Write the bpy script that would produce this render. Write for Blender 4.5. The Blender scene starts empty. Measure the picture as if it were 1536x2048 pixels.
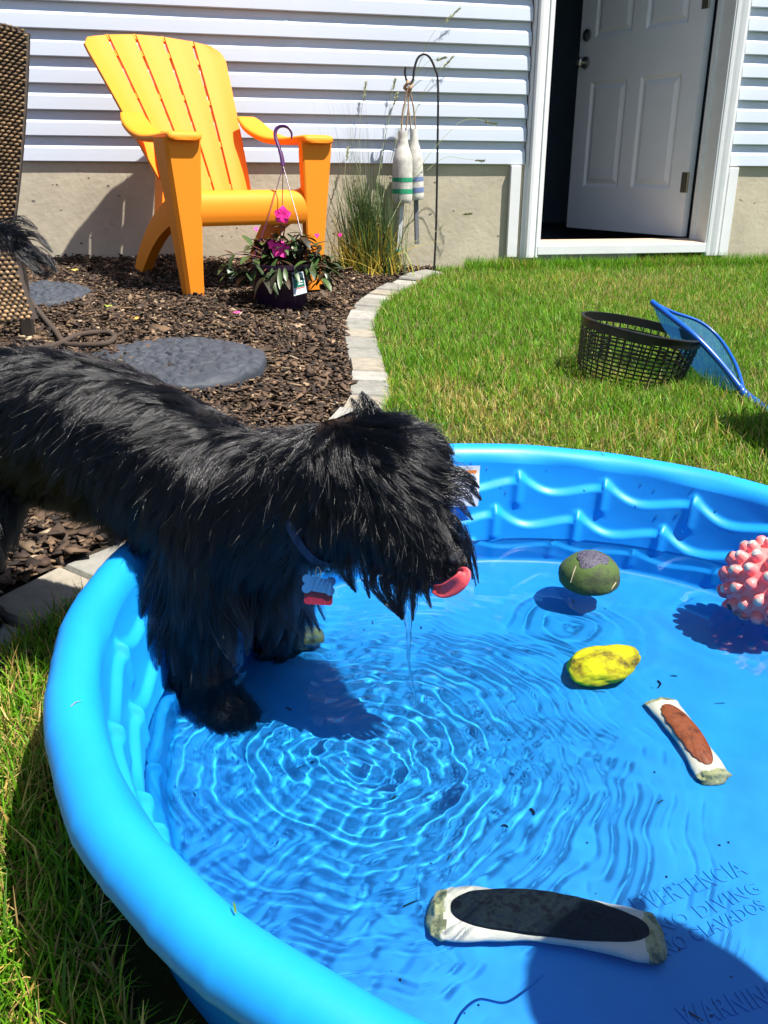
import bpy, bmesh, math, random
import numpy as np
from mathutils import Vector, Matrix, noise as mnoise
random.seed(7); rng = np.random.default_rng(7)
SC = bpy.context.scene; COL = SC.collection
D = bpy.data
# ------------------------------------------------------------------ camera
EYE = np.array([0.0, 0.0, 0.67])
CR = np.array([0.97422274, -0.22552102, 0.00550644])
CU = np.array([0.07597959, 0.35100991, 0.93328406])
CF = np.array([0.21240799, 0.90880818, -0.35909683])
FPX = 1784.0
cam_d = D.cameras.new('camera'); cam = D.objects.new('camera', cam_d); COL.objects.link(cam)
m = Matrix(((CR[0], CU[0], -CF[0], EYE[0]), (CR[1], CU[1], -CF[1], EYE[1]), (CR[2], CU[2], -CF[2], EYE[2]), (0, 0, 0, 1)))
cam.matrix_world = m
cam_d.sensor_fit = 'VERTICAL'; cam_d.sensor_height = 24.0; cam_d.lens = 24.0 * FPX / 2048.0
cam_d.clip_start = 0.02; cam_d.clip_end = 1000
SC.camera = cam
# ------------------------------------------------------------------ light
SUNV = np.array([0.36, -0.28, 1.0]); SUNV /= np.linalg.norm(SUNV)          # towards the sun
w = D.worlds.new('World'); SC.world = w; w.use_nodes = True
nt = w.node_tree; nt.nodes.clear()
sky = nt.nodes.new('ShaderNodeTexSky'); sky.sky_type = 'NISHITA'; sky.sun_disc = False
sky.sun_elevation = math.asin(SUNV[2]); sky.sun_rotation = math.atan2(SUNV[0], SUNV[1])
bg = nt.nodes.new('ShaderNodeBackground'); bg.inputs[1].default_value = 0.062
wo = nt.nodes.new('ShaderNodeOutputWorld')
nt.links.new(sky.outputs[0], bg.inputs[0]); nt.links.new(bg.outputs[0], wo.inputs[0])
sl = D.lights.new('sun', 'SUN'); sl.energy = 4.6; sl.angle = math.radians(0.5); sl.color = (1.0, 0.95, 0.87)
sun = D.objects.new('sun', sl); COL.objects.link(sun)
sun.rotation_euler = Vector(SUNV).to_track_quat('Z', 'Y').to_euler(); sun.location = (3, -2, 8)
sl.cycles.is_caustics_light = True
SC.view_settings.view_transform = 'Standard'; SC.view_settings.look = 'None'
SC.view_settings.exposure = 1.25; SC.view_settings.gamma = 1.0; SC.view_settings.use_curve_mapping = False
SC.render.engine = 'CYCLES'
cy = SC.cycles
cy.use_denoising = True
try: cy.denoiser = 'OPENIMAGEDENOISE'
except Exception: pass
cy.max_bounces = 14; cy.transmission_bounces = 10; cy.transparent_max_bounces = 12; cy.diffuse_bounces = 5; cy.glossy_bounces = 4
cy.sample_clamp_indirect = 4.0; cy.caustics_refractive = True; cy.caustics_reflective = False; cy.blur_glossy = 0.3

# ------------------------------------------------------------------ helpers
def ray(u, v): return CF + CR * (u - 768) / FPX - CU * (v - 1024) / FPX
def at(u, v, d):                       # place at a depth in metres in front of the camera
    return EYE + ray(u, v) * d
def onz(u, v, z):
    r = ray(u, v); return EYE + r * ((z - EYE[2]) / r[2])
WY = 4.335
def onwall(u, v, y=WY):
    r = ray(u, v); return EYE + r * (y / r[1])
def G(x, y):
    x = np.asarray(x, float); y = np.asarray(y, float)
    yy = np.clip(y, -1.2, 5.0)
    return 0.064 * (yy - 0.79) - 0.022 * np.tanh((x - 0.42) / 0.8)
def onground(u, v, dz=0.0):
    r = ray(u, v); lo, hi = 0.2, 12.0
    for _ in range(50):
        t = (lo + hi) / 2; p = EYE + r * t
        if p[2] > G(p[0], p[1]) + dz: lo = t
        else: hi = t
    return EYE + r * lo
def V(*a): return np.array(a, float)
def unit(a): a = np.asarray(a, float); return a / (np.linalg.norm(a) + 1e-12)

class MB:
    def __init__(s): s.v = []; s.f = []
    def add(s, vs, fs):
        n = len(s.v); s.v += [tuple(map(float, p)) for p in vs]; s.f += [tuple(i + n for i in f) for f in fs]; return s
    def box(s, c, size, R=None, bev=0.0):
        c = np.asarray(c, float); h = np.asarray(size, float) / 2
        if bev > 0:
            b = min(bev, h.min() * .95); vs = []; idx = {}
            for sx in (-1, 1):
                for sy in (-1, 1):
                    for sz in (-1, 1):
                        for k in range(3):
                            p = np.array([sx, sy, sz]) * h; q = p.copy()
                            for j in range(3):
                                if j != k: q[j] -= b * [sx, sy, sz][j]
                            idx[(sx, sy, sz, k)] = len(vs); vs.append(q)
            fs = []
            for k in range(3):
                for sg in (-1, 1):
                    i, j = [(1, 2), (2, 0), (0, 1)][k]
                    ring = []
                    for a, b2 in ((-1, -1), (1, -1), (1, 1), (-1, 1)):
                        t = [0, 0, 0]; t[k] = sg; t[i] = a; t[j] = b2; ring.append(idx[(t[0], t[1], t[2], k)])
                    fs.append(ring if sg > 0 else ring[::-1])
            for k in range(3):                      # edges
                i, j = [(1, 2), (2, 0), (0, 1)][k]
                for a in (-1, 1):
                    for b2 in (-1, 1):
                        t0 = [0, 0, 0]; t1 = [0, 0, 0]; t0[k] = -1; t1[k] = 1
                        for t in (t0, t1): t[i] = a; t[j] = b2
                        q = [idx[(*t0, i)], idx[(*t1, i)], idx[(*t1, j)], idx[(*t0, j)]]
                        fs.append(q if a * b2 > 0 else q[::-1])
            for sx in (-1, 1):
                for sy in (-1, 1):
                    for sz in (-1, 1):
                        q = [idx[(sx, sy, sz, 0)], idx[(sx, sy, sz, 1)], idx[(sx, sy, sz, 2)]]
                        fs.append(q if sx * sy * sz > 0 else q[::-1])
        else:
            vs = [np.array([x, y, z]) * h for x in (-1, 1) for y in (-1, 1) for z in (-1, 1)]
            fs = [(0, 1, 3, 2), (4, 6, 7, 5), (0, 4, 5, 1), (2, 3, 7, 6), (0, 2, 6, 4), (1, 5, 7, 3)]
        if R is not None: vs = [R @ p for p in vs]
        return s.add([p + c for p in vs], fs)
    def tube(s, pts, rad, n=8, caps=True, up=None, flat=1.0):
        pts = [np.asarray(p, float) for p in pts]; k = len(pts)
        if np.isscalar(rad): rad = [rad] * k
        vs = []; fs = []; prev = None
        for i, p in enumerate(pts):
            t = unit(pts[min(i + 1, k - 1)] - pts[max(i - 1, 0)])
            if prev is None:
                a = V(0, 0, 1) if up is None else np.asarray(up, float)
                if abs(t @ a) > .95: a = V(1, 0, 0)
                x = unit(np.cross(a, t))
            else: x = unit(prev - t * (prev @ t))
            prev = x; y = np.cross(t, x)
            for j in range(n):
                an = 2 * math.pi * j / n
                vs.append(p + rad[i] * (math.cos(an) * x + math.sin(an) * y * flat))
        for i in range(k - 1):
            for j in range(n):
                fs.append((i * n + j, i * n + (j + 1) % n, (i + 1) * n + (j + 1) % n, (i + 1) * n + j))
        if caps: fs.append(tuple(range(n))[::-1]); fs.append(tuple((k - 1) * n + j for j in range(n)))
        return s.add(vs, fs)
    def lathe(s, prof, c=(0, 0, 0), n=32, R=None, cap=False):
        vs = []; fs = []; c = np.asarray(c, float)
        for r, z in prof:
            for j in range(n):
                a = 2 * math.pi * j / n; p = V(r * math.cos(a), r * math.sin(a), z)
                vs.append((R @ p if R is not None else p) + c)
        k = len(prof)
        for i in range(k - 1):
            for j in range(n):
                fs.append((i * n + j, i * n + (j + 1) % n, (i + 1) * n + (j + 1) % n, (i + 1) * n + j))
        if cap: fs.append(tuple(range(n))[::-1]); fs.append(tuple((k - 1) * n + j for j in range(n)))
        return s.add(vs, fs)
    def prism(s, poly, vec):               # polygon (list of 3d points) extruded along vec
        vec = np.asarray(vec, float); n = len(poly); vs = [np.asarray(p, float) for p in poly] + [np.asarray(p, float) + vec for p in poly]
        fs = [tuple(range(n))[::-1], tuple(range(n, 2 * n))] + [(i, (i + 1) % n, n + (i + 1) % n, n + i) for i in range(n)]
        return s.add(vs, fs)
    def grid(s, P, closed=False):          # P[i][j] -> point
        a = len(P); b = len(P[0]); vs = [p for row in P for p in row]; fs = []
        for i in range(a - 1):
            for j in range(b if closed else b - 1):
                j2 = (j + 1) % b; fs.append((i * b + j, i * b + j2, (i + 1) * b + j2, (i + 1) * b + j))
        return s.add(vs, fs)
    def build(s, name, mat=None, parent=None, smooth=False, loc=None, recalc=True):
        me = D.meshes.new(name); me.from_pydata(s.v, [], s.f)
        if recalc:
            bm = bmesh.new(); bm.from_mesh(me); bmesh.ops.recalc_face_normals(bm, faces=bm.faces); bm.to_mesh(me); bm.free()
        return link(name, me, mat, parent, smooth, loc)
def link(name, me, mat=None, parent=None, smooth=False, loc=None):
    if mat is not None: me.materials.append(mat)
    if smooth:
        me.polygons.foreach_set('use_smooth', [True] * len(me.polygons))
        if smooth != 'all': me.set_sharp_from_angle(angle=math.radians(smooth if not isinstance(smooth, bool) else 40))
    o = D.objects.new(name, me); COL.objects.link(o)
    if parent is not None:
        o.parent = parent; o.matrix_parent_inverse = Matrix.Translation(-Vector(parent.location)) if parent.type == 'EMPTY' and parent.parent is None else Matrix()
    if loc is not None: o.location = loc
    return o
def npmesh(name, vs, fs, mat=None, parent=None, smooth=False, col=None):
    """large mesh from numpy arrays; fs is (n,3) or (n,4)"""
    me = D.meshes.new(name); vs = np.asarray(vs, np.float32); fs = np.asarray(fs, np.int32)
    me.vertices.add(len(vs)); me.vertices.foreach_set('co', vs.ravel())
    k = fs.shape[1]; me.loops.add(fs.size); me.loops.foreach_set('vertex_index', fs.ravel())
    me.polygons.add(len(fs)); me.polygons.foreach_set('loop_start', np.arange(0, fs.size, k, dtype=np.int32))
    me.polygons.foreach_set('loop_total', np.full(len(fs), k, np.int32))
    me.update(calc_edges=True)
    if col is not None:
        ca = me.color_attributes.new('tint', 'FLOAT_COLOR', 'POINT'); ca.data.foreach_set('color', np.asarray(col, np.float32).ravel())
    return link(name, me, mat, parent, smooth)
def thing(name, label, cat, loc=(0, 0, 0), group=None):
    o = D.objects.new(name, None); COL.objects.link(o); o.location = loc; o.empty_display_size = .05
    return tag(o, label, cat, group)
def tag(o, label=None, cat=None, group=None, kind=None):
    if label: o['label'] = label
    if cat: o['category'] = cat
    if group: o['group'] = group
    if kind: o['kind'] = kind
    return o
def rotz(a): c, s_ = math.cos(a), math.sin(a); return np.array([[c, -s_, 0], [s_, c, 0], [0, 0, 1.0]])
def rotx(a): c, s_ = math.cos(a), math.sin(a); return np.array([[1.0, 0, 0], [0, c, -s_], [0, s_, c]])
def roty(a): c, s_ = math.cos(a), math.sin(a); return np.array([[c, 0, s_], [0, 1.0, 0], [-s_, 0, c]])
def sm(x, a=0., b=1.):
    t = np.clip((np.asarray(x, float) - a) / (b - a), 0, 1); return t * t * (3 - 2 * t)

# ---- materials
def mat(name, col, rough=.6, spec=.5, metal=0., bump=None, vary=None, attr=None, coat=0., trans=0., sub=None, sheen=0.):
    """vary=(scale, amount[, colour2]) noise colour change; bump=(scale, strength, dist)"""
    M = D.materials.new(name); M.use_nodes = True; n = M.node_tree; p = n.nodes['Principled BSDF']
    p.inputs['Base Color'].default_value = (*col, 1); p.inputs['Roughness'].default_value = rough
    p.inputs['Specular IOR Level'].default_value = spec; p.inputs['Metallic'].default_value = metal
    p.inputs['Coat Weight'].default_value = coat; p.inputs['Transmission Weight'].default_value = trans
    if sub: p.inputs['Subsurface Weight'].default_value = sub; p.inputs['Subsurface Radius'].default_value = (.02, .02, .02); p.inputs['Subsurface Scale'].default_value = .5
    tc = n.nodes.new('ShaderNodeTexCoord'); out = None
    if vary:
        t = n.nodes.new('ShaderNodeTexNoise'); t.inputs['Scale'].default_value = vary[0]; t.inputs['Detail'].default_value = 6; t.inputs['Roughness'].default_value = .65
        n.links.new(tc.outputs['Object'], t.inputs['Vector'])
        r = n.nodes.new('ShaderNodeValToRGB'); r.color_ramp.elements[0].position = .36; r.color_ramp.elements[1].position = .66
        c2 = vary[2] if len(vary) > 2 else tuple(c * (1 - vary[1]) for c in col)
        r.color_ramp.elements[0].color = (*c2, 1); r.color_ramp.elements[1].color = (*col, 1)
        n.links.new(t.outputs['Fac'], r.inputs['Fac']); out = r.outputs['Color']; n.links.new(out, p.inputs['Base Color'])
    if attr:
        a = n.nodes.new('ShaderNodeAttribute'); a.attribute_name = 'tint'
        mx = n.nodes.new('ShaderNodeMix'); mx.data_type = 'RGBA'; mx.blend_type = 'MULTIPLY'; mx.inputs['Factor'].default_value = 1
        if out is not None: n.links.new(out, mx.inputs['A'])
        else: mx.inputs['A'].default_value = (*col, 1)
        n.links.new(a.outputs['Color'], mx.inputs['B']); n.links.new(mx.outputs['Result'], p.inputs['Base Color'])
    if bump:
        b = n.nodes.new('ShaderNodeBump'); b.inputs['Strength'].default_value = bump[1]; b.inputs['Distance'].default_value = bump[2] if len(bump) > 2 else .002
        t = n.nodes.new('ShaderNodeTexNoise'); t.inputs['Scale'].default_value = bump[0]; t.inputs['Detail'].default_value = 8; t.inputs['Roughness'].default_value = .6
        n.links.new(tc.outputs['Object'], t.inputs['Vector']); n.links.new(t.outputs['Fac'], b.inputs['Height']); n.links.new(b.outputs['Normal'], p.inputs['Normal'])
    return M
BLUE = (0.008, 0.285, 0.78)
M_pool = mat('pool_plastic', BLUE, .42, .4, vary=(7, .14), bump=(140, .12, .0010))
M_siding = mat('vinyl_siding', (.62, .68, .78), .55, .3, bump=(60, .06, .001), vary=(1.3, .07))
M_white = mat('white_paint', (.78, .79, .80), .4, .4, vary=(14, .06))
M_door = mat('door_paint', (.78, .78, .82), .42, .4, vary=(6, .04))
M_conc = mat('concrete', (.56, .50, .38), .9, .2, bump=(38, .5, .004), vary=(5, .22))
M_soil = mat('soil', (.035, .026, .018), .95, .2, bump=(60, .6, .01), vary=(9, .5))
M_steel = mat('brushed_steel', (.45, .43, .38), .28, .5, metal=1.)
M_brass = mat('hinge_metal', (.30, .27, .20), .4, .5, metal=.9, vary=(40, .3))
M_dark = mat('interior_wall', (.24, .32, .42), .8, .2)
M_seal = mat('black_rubber', (.012, .012, .013), .7)
# ================================================================== GROUND
def tri_noise(x, y, s, k=0):
    return np.sin(x * s * 1.0 + 1.3 + k) * np.sin(y * s * 1.17 + .7 * k) + .5 * np.sin(x * s * 2.3 + y * s * 1.9 + k * 2)
gx = np.concatenate([np.linspace(-120, -3.2, 14), np.linspace(-3, 4.5, 76), np.linspace(4.8, 120, 14)])
gy = np.concatenate([np.linspace(-120, -1.4, 14), np.linspace(-1.2, 4.6, 60), np.linspace(4.9, 120, 12)])
XX, YY = np.meshgrid(gx, gy)
ZZ = G(XX, YY) + .006 * tri_noise(XX, YY, 5) * (np.abs(XX) < 5) * (YY < 4.2)
ZZ = np.where(YY > 4.8, ZZ - .25, ZZ)
ZZ = ZZ - .02 * np.clip((.60 - np.hypot(XX - .425, YY - .794)) / .06, 0, 1)
vs = np.stack([XX, YY, ZZ], -1).reshape(-1, 3); nx = len(gx); ny = len(gy)
ii, jj = np.meshgrid(np.arange(ny - 1), np.arange(nx - 1), indexing='ij')
q = (ii * nx + jj).ravel(); fs = np.stack([q, q + 1, q + nx + 1, q + nx], 1)
M_turf = mat('turf_soil', (.045, .055, .014), .95, .1, vary=(14, .5, (.03, .028, .012)), bump=(90, .6, .01))
tag(npmesh('ground', vs, fs, M_turf, smooth='all'), kind='structure')

# ================================================================== HOUSE WALL
ZB = .692; EX = .1016
house = thing('house', 'pale vinyl clad house wall with an exposed concrete foundation', 'house', (0, WY, .2))
XL, XR = -4.2, 5.2
OPL, OPR = 1.7965, 2.7089          # door opening
mb = MB()
FY = WY + .0135
mb.box(((XL + 1.700) / 2, FY + .10, .30), (1.700 - XL, .20, .90))
mb.box(((XR + 2.80) / 2, FY + .10, .30), (XR - 2.80, .20, .90))
mb.box(((1.7 + 2.8) / 2, FY + .165, .10), (1.1, .26, .18))
fo = mb.build('foundation', M_conc, house)
# pits and bug holes in the concrete face
mb = MB()
for _ in range(110):
    x = random.uniform(-1, 4.2); z = random.uniform(.28, .66)
    if 1.6 < x < 2.9: continue
    s_ = random.uniform(.0015, .005); an = random.uniform(-.4, .4)
    poly = [(x + s_ * 1.8 * math.cos(t + an) * random.uniform(.6, 1.2), FY - .0006, z + s_ * math.sin(t)) for t in np.linspace(0, 2 * math.pi, 7)[:-1]]
    mb.prism(poly, (0, .0004, 0))
mb.build('bug_holes', mat('concrete_pit', (.17, .155, .125), .95), house)['kind'] = 'stuff'
def course(x0, x1, k, lap=0.0):
    """one dutch-lap course: flat face then a cove back under the next butt"""
    z0 = ZB + k * EX
    prof = [(.012, 0.0), (.0, .0), (-.0012, .003), (.0003, .030), (.0018, .053), (.0060, .059), (.0130, .066), (.0175, .076), (.0190, EX + .001), (.0190, EX + .010)]
    n = max(2, int((x1 - x0) / .25)); P = []
    ph = random.uniform(0, 6)
    for i in range(n + 1):
        x = x0 + (x1 - x0) * i / n
        wv = .0008 * math.sin(x * 2.1 + ph) + .0005 * math.sin(x * 5.3 + ph * 2)
        P.append([V(x, WY + y - lap + wv, z0 + z) for y, z in prof])
    MB().grid(P).build('siding_course', M_siding, house, smooth=False)
for k in range(22):
    seams = {0: (.1,), 1: (), }.get(k, ())
    sx = [.585, -1.35, 1.02][k // 2 % 3] if k // 2 % 3 else None
    if k in (5, 6, 7): cut = .60 if k > 5 else .60
    else: cut = [-2.2, None, 1.28, -1.1][k % 4] if k > 8 else None
    if k in (5, 6): cut = .575
    if k > 19:
        course(XL, XR, k); continue
    if cut is None: course(XL, 1.698, k)
    else: course(XL, cut, k, .0028); course(cut - .01, 1.698, k)
    course(2.805, XR, k)
# backing wall behind the courses, with the door hole
mb = MB(); TOP = ZB + 22 * EX; DT = 2.40
mb.box(((XL + 1.69) / 2, WY + .105, (ZB + TOP) / 2 + .03), (1.69 - XL, .16, TOP - ZB - .02))
mb.box(((XR + 2.81) / 2, WY + .105, (ZB + TOP) / 2 + .03), (XR - 2.81, .16, TOP - ZB - .02))
mb.box(((1.69 + 2.81) / 2, WY + .105, (DT + .06 + TOP) / 2), (1.12, .16, TOP - DT - .06))
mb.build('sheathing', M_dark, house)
mb = MB(); mb.box((XL + .1, WY + 3, 1.6), (.1, 6, 2.8)); mb.box((XR - .1, WY + 3, 1.6), (.1, 6, 2.8)); mb.box(((XL + XR) / 2, WY + 6, 1.6), (XR - XL, .1, 2.8))
mb.build('outer_wall', M_siding, house)
mb = MB(); mb.prism([(XL - .3, WY - .35, TOP), (XL - .3, WY + 6.3, TOP), (XL - .3, WY + 3, TOP + 1.6)], (XR - XL + .6, 0, 0))
mb.build('roof', mat('roof_shingle', (.09, .09, .10), .9, bump=(30, .6, .02)), house)
# garage interior behind the door
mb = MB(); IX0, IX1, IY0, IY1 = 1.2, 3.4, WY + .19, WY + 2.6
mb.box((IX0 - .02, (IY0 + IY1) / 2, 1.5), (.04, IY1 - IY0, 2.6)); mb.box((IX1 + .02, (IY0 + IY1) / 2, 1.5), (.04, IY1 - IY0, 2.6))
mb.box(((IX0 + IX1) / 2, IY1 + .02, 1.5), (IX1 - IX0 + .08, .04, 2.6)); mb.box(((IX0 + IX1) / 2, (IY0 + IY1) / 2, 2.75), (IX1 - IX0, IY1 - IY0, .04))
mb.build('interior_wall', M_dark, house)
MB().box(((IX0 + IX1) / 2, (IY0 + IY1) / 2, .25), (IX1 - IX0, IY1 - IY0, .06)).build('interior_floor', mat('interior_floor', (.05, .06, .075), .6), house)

# ---- door set
door = thing('entry_door', 'white six panel door standing ajar in its frame with dark room behind', 'door', (2.25, WY, .28))
SILL = .325
def jamb_profile(xo, sgn, z0, z1):
    """brickmould + jamb in steps, xo = inner face of the opening, sgn = direction outwards"""
    b = MB(); h = z1 - z0; zc = (z0 + z1) / 2
    b.box((xo + sgn * .012, WY + .055, zc), (.024, .150, h), bev=.002)           # jamb
    return b
for xo, sg in ((OPL, -1), (OPR, 1)):
    jamb_profile(xo, sg, .29, DT).build('jamb', M_white, door)
    b = MB()
    prof = [(.002, -.018), (.006, -.024), (.020, -.026), (.024, -.021), (.040, -.027), (.056, -.031), (.070, -.030), (.074, -.024), (.074, .012), (.002, .012)]
    poly = [(xo + sg * (x + .004), WY + y, .262 if sg < 0 else .258) for x, y in prof]
    b.prism(poly, (0, 0, DT + .02 - .262)); b.build('brickmould', M_white, door)
    b = MB(); b.box((xo + sg * .004 - sg * .008, WY + .105, 1.36), (.014, .035, 2.06), bev=.002); b.build('door_stop', M_white, door)
MB().box(((OPL + OPR) / 2, WY + .055, DT - .012), (OPR - OPL - .0, .146, .024), bev=.002).build('head_jamb', M_white, door)
MB().box(((OPL + OPR) / 2, WY - .010, DT + .03), (OPR - OPL + .156, .036, .06), bev=.004).build('head_trim', M_white, door)
b = MB(); b.box(((OPL + OPR) / 2 - .006, WY - .002, .296), (OPR - OPL + .02, .05, .046), bev=.003)
b.build('sill_nose', M_white, door)
b = MB(); b.prism([(OPL, WY - .020, .3195), (OPL, WY + .150, .3195), (OPL, WY + .150, .334), (OPL, WY + .02, .327)], (OPR - OPL, 0, 0))
b.build('threshold', mat('threshold_oak', (.62, .47, .34), .5, vary=(30, .2)), door)
# lower trim boards either side, over the concrete
b = MB(); b.box((1.652, WY - .004, .476), (.052, .020, .424), bev=.002); b.build('trim_board', M_white, door)
b = MB(); b.box((2.822, WY - .006, .470), (.052, .028, .430), bev=.002); b.build('trim_board', M_white, door)
b = MB(); b.box((1.712, WY + .006, .478), (.020, .012, .44)); b.build('trim_backing', M_white, door)
b = MB(); b.box((1.7095, WY + .004, ZB + .86), (.012, .024, 1.72)); b.build('side_channel', M_white, door)
b = MB(); b.box((2.7905, WY + .004, ZB + .86), (.010, .030, 1.72)); b.build('side_channel', M_white, door)

# door leaf, hinged on the right, swung 73 degrees inwards
TH = math.radians(72.5); HX, HY = 2.699, WY + .150
RD = np.array([[-math.cos(TH), -math.sin(TH), 0], [math.sin(TH), -math.cos(TH), 0], [0, 0, 1.0]])   # local x = along leaf from hinge, local y = towards viewer side
def leaf_pt(s, n_, z): return V(HX, HY, 0) + V(-math.cos(TH), math.sin(TH), 0) * s + V(-math.sin(TH), -math.cos(TH), 0) * n_ + V(0, 0, z)
LW, LH, LT, LZ = .905, 2.03, .044, .342
# panels (s0,s1,z0,z1) raised mouldings
def panel_rects():
    cols = [(.115, .405), (.500, .790)]
    rows = [(.235, .80), (1.02, 1.60), (1.71, 1.93)]
    return [(a, b_, c, d) for (a, b_) in cols for (c, d) in rows]
ss = sorted({0, LW} | {x for r in panel_rects() for x in r[:2]}); zs = sorted({0, LH} | {x for r in panel_rects() for x in r[2:]})
b = MB()
for i in range(len(ss) - 1):
    for j in range(len(zs) - 1):
        s0, s1, z0, z1 = ss[i], ss[i + 1], zs[j], zs[j + 1]
        ispan = any(abs(r[0] - s0) < 1e-6 and abs(r[2] - z0) < 1e-6 for r in panel_rects())
        if not ispan:
            b.add([leaf_pt(s0, LT, LZ + z0), leaf_pt(s1, LT, LZ + z0), leaf_pt(s1, LT, LZ + z1), leaf_pt(s0, LT, LZ + z1)], [(0, 1, 2, 3)])
# leaf sides/back
c8 = [leaf_pt(s, n_, LZ + z) for n_ in (0, LT) for s, z in ((0, 0), (LW, 0), (LW, LH), (0, LH))]
b.add(c8, [(0, 1, 2, 3), (0, 4, 5, 1), (1, 5, 6, 2), (2, 6, 7, 3), (3, 7, 4, 0)])
leaf = b.build('door_leaf', M_door, door)
for (s0, s1, z0, z1) in panel_rects():
    b = MB(); rings = [(0, 0), (.006, -.002), (.014, -.009), (.022, -.011), (.045, -.002), (.047, -.001)]
    R_ = []
    for ins, dn in rings:
        R_.append([leaf_pt(s, LT + dn, LZ + z) for s, z in ((s0 + ins, z0 + ins), (s1 - ins, z0 + ins), (s1 - ins, z1 - ins), (s0 + ins, z1 - ins))])
    b.grid(R_, closed=True); n0 = len(b.v); b.f.append((n0 - 4, n0 - 3, n0 - 2, n0 - 1))
    b.build('door_panel', M_door, leaf)
def local_lathe(prof, s, z, n0=LT, nseg=24):
    b = MB(); rows = []
    for r, h in prof:
        rows.append([leaf_pt(s + r * math.cos(a), n0 + h, LZ + z + r * math.sin(a)) for a in np.linspace(0, 2 * math.pi, nseg, endpoint=False)])
    b.grid(rows, closed=True); k = len(b.v); b.f.append(tuple(range(k - nseg, k))); return b
local_lathe([(.033, 0), (.032, .008), (.022, .012), (.012, .016), (.011, .034), (.020, .040), (.027, .052), (.027, .062), (.018, .070), (.004, .072)], .845, .90).build('door_knob', M_steel, leaf, smooth=50)
local_lathe([(.031, 0), (.031, .012), (.026, .016), (.015, .017), (.012, .021), (.003, .022)], .845, 1.04).build('deadbolt', M_steel, leaf, smooth=50)
for hz in (.27, 1.12, 1.80):
    b = MB(); b.tube([leaf_pt(-.006, LT + .004, LZ + hz - .05), leaf_pt(-.006, LT + .004, LZ + hz + .05)], .0065, 10)
    b.add([leaf_pt(0, LT + .0015, LZ + hz - .05), leaf_pt(.040, LT + .0015, LZ + hz - .05), leaf_pt(.040, LT + .0015, LZ + hz + .05), leaf_pt(0, LT + .0015, LZ + hz + .05)], [(0, 1, 2, 3)])
    b.add([(OPR - .0015, HY - .045, LZ + hz - .05), (OPR - .0015, HY, LZ + hz - .05), (OPR - .0015, HY, LZ + hz + .05), (OPR - .0015, HY - .045, LZ + hz + .05)], [(0, 1, 2, 3)])
    b.build('hinge', M_brass, door, smooth=30)
MB().box((OPR - .004, WY + .128, 1.36), (.007, .012, 2.06)).build('weather_seal', M_seal, door)

# ================================================================== POOL
PC = V(.425, .794, 0.217); PN = unit(V(.0375, -.059, 1)); PX = unit(np.cross(V(0, 1, 0), PN)); PY = np.cross(PN, PX)
RO = .57
def pl(r, th, z):      # pool local: z measured down from the lip plane
    return PC + PX * r * math.cos(th) + PY * r * math.sin(th) - PN * z
NS = 23                # scales per turn
ZT, ZF = .022, .215    # top of the scallops, floor
def scal(u):           # hooked wave: quick drop after the cusp, broad bottom, slow rise to the next cusp
    u = u % 1.0; a = np.sin(np.clip(u / .42, 0, 1) * np.pi / 2) ** .9; b = 1 - .55 * sm(u, .42, 1.0) - .45 * sm(u, .965, 1.0) ** 2
    return np.where(u < .42, a, b)
def wall_r(th, z):
    th = np.asarray(th, float); z = np.asarray(z, float)
    r = .5175 - .15 * (z - ZT)
    for i, zc in enumerate((.034, .088, .142)):
        ph = -th / (2 * math.pi) * NS + .27 * i
        zb = zc + .029 * scal(ph)
        d = z - zb
        r = r - .0085 * sm(d, -.006, .006) - .0008 * np.exp(-(d / .005) ** 2)
        uu = (ph % 1.0); rid = np.exp(-(np.minimum(uu, 1 - uu) / .055) ** 2) * sm(z, zc - .004, zc + .012) * (1 - sm(z, zc + .045, zc + .062))
        r = r - .0048 * rid + .0018 * np.exp(-((z - zc) / .03) ** 2) * np.sin(np.pi * uu)
    return r
NT = 1080; th = np.linspace(0, 2 * np.pi, NT, endpoint=False)
rows = []
# outer skirt up over the rolled lip and down the inside
lip = [(.499, .217), (.508, .16), (.520, .10), (.530, .058), (.543, .046), (.556, .047), (.564, .044), (.5695, .034), (.570, .026), (.5685, .017), (.5635, .008), (.557, .002), (.549, -.001), (.541, -.0015), (.533, .001), (.526, .006), (.5215, .013)]
for r, z in lip:
    wob = .0012 * np.sin(th * 9 + 1) + .0010 * np.sin(th * 23 + 2)
    rr = r + wob
    if abs(r - .5695) < .002 or abs(r - .564) < .001: rr = rr + .0007 * np.maximum(0, np.sin(th * 61)) ** 6
    rows.append((rr, np.full(NT, z)))
for z in np.linspace(.020, ZF - .012, 92):
    rows.append((wall_r(th, z), np.full(NT, z)))
rb = wall_r(th, ZF - .012)
for t in np.linspace(.2, 1, 6):
    a = t * math.pi / 2
    rows.append((rb - .014 * (1 - math.cos(a)), np.full(NT, ZF - .012 + .012 * math.sin(a))))
rl = rb - .014
for rr in (.40, .33, .25, .15, .05):
    rows.append((np.full(NT, rr), np.full(NT, ZF)))
P = np.zeros((len(rows), NT, 3))
for i, (r, z) in enumerate(rows):
    P[i] = PC + PX * (r * np.cos(th))[:, None] + PY * (r * np.sin(th))[:, None] - PN * z[:, None]
nr = len(rows); a, b_ = np.meshgrid(np.arange(nr - 1), np.arange(NT), indexing='ij')
q = (a * NT + b_).ravel(); q2 = (a * NT + (b_ + 1) % NT).ravel()
fs = np.stack([q, q2, q2 + NT, q + NT], 1)
pool = thing('paddling_pool', 'round blue plastic paddling pool with moulded scallops, filled with clear water', 'paddling pool', tuple(PC - PN * .217))
vs = P.reshape(-1, 3)
shell = npmesh('pool_shell', vs, fs, M_pool, pool, smooth='all')
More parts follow.
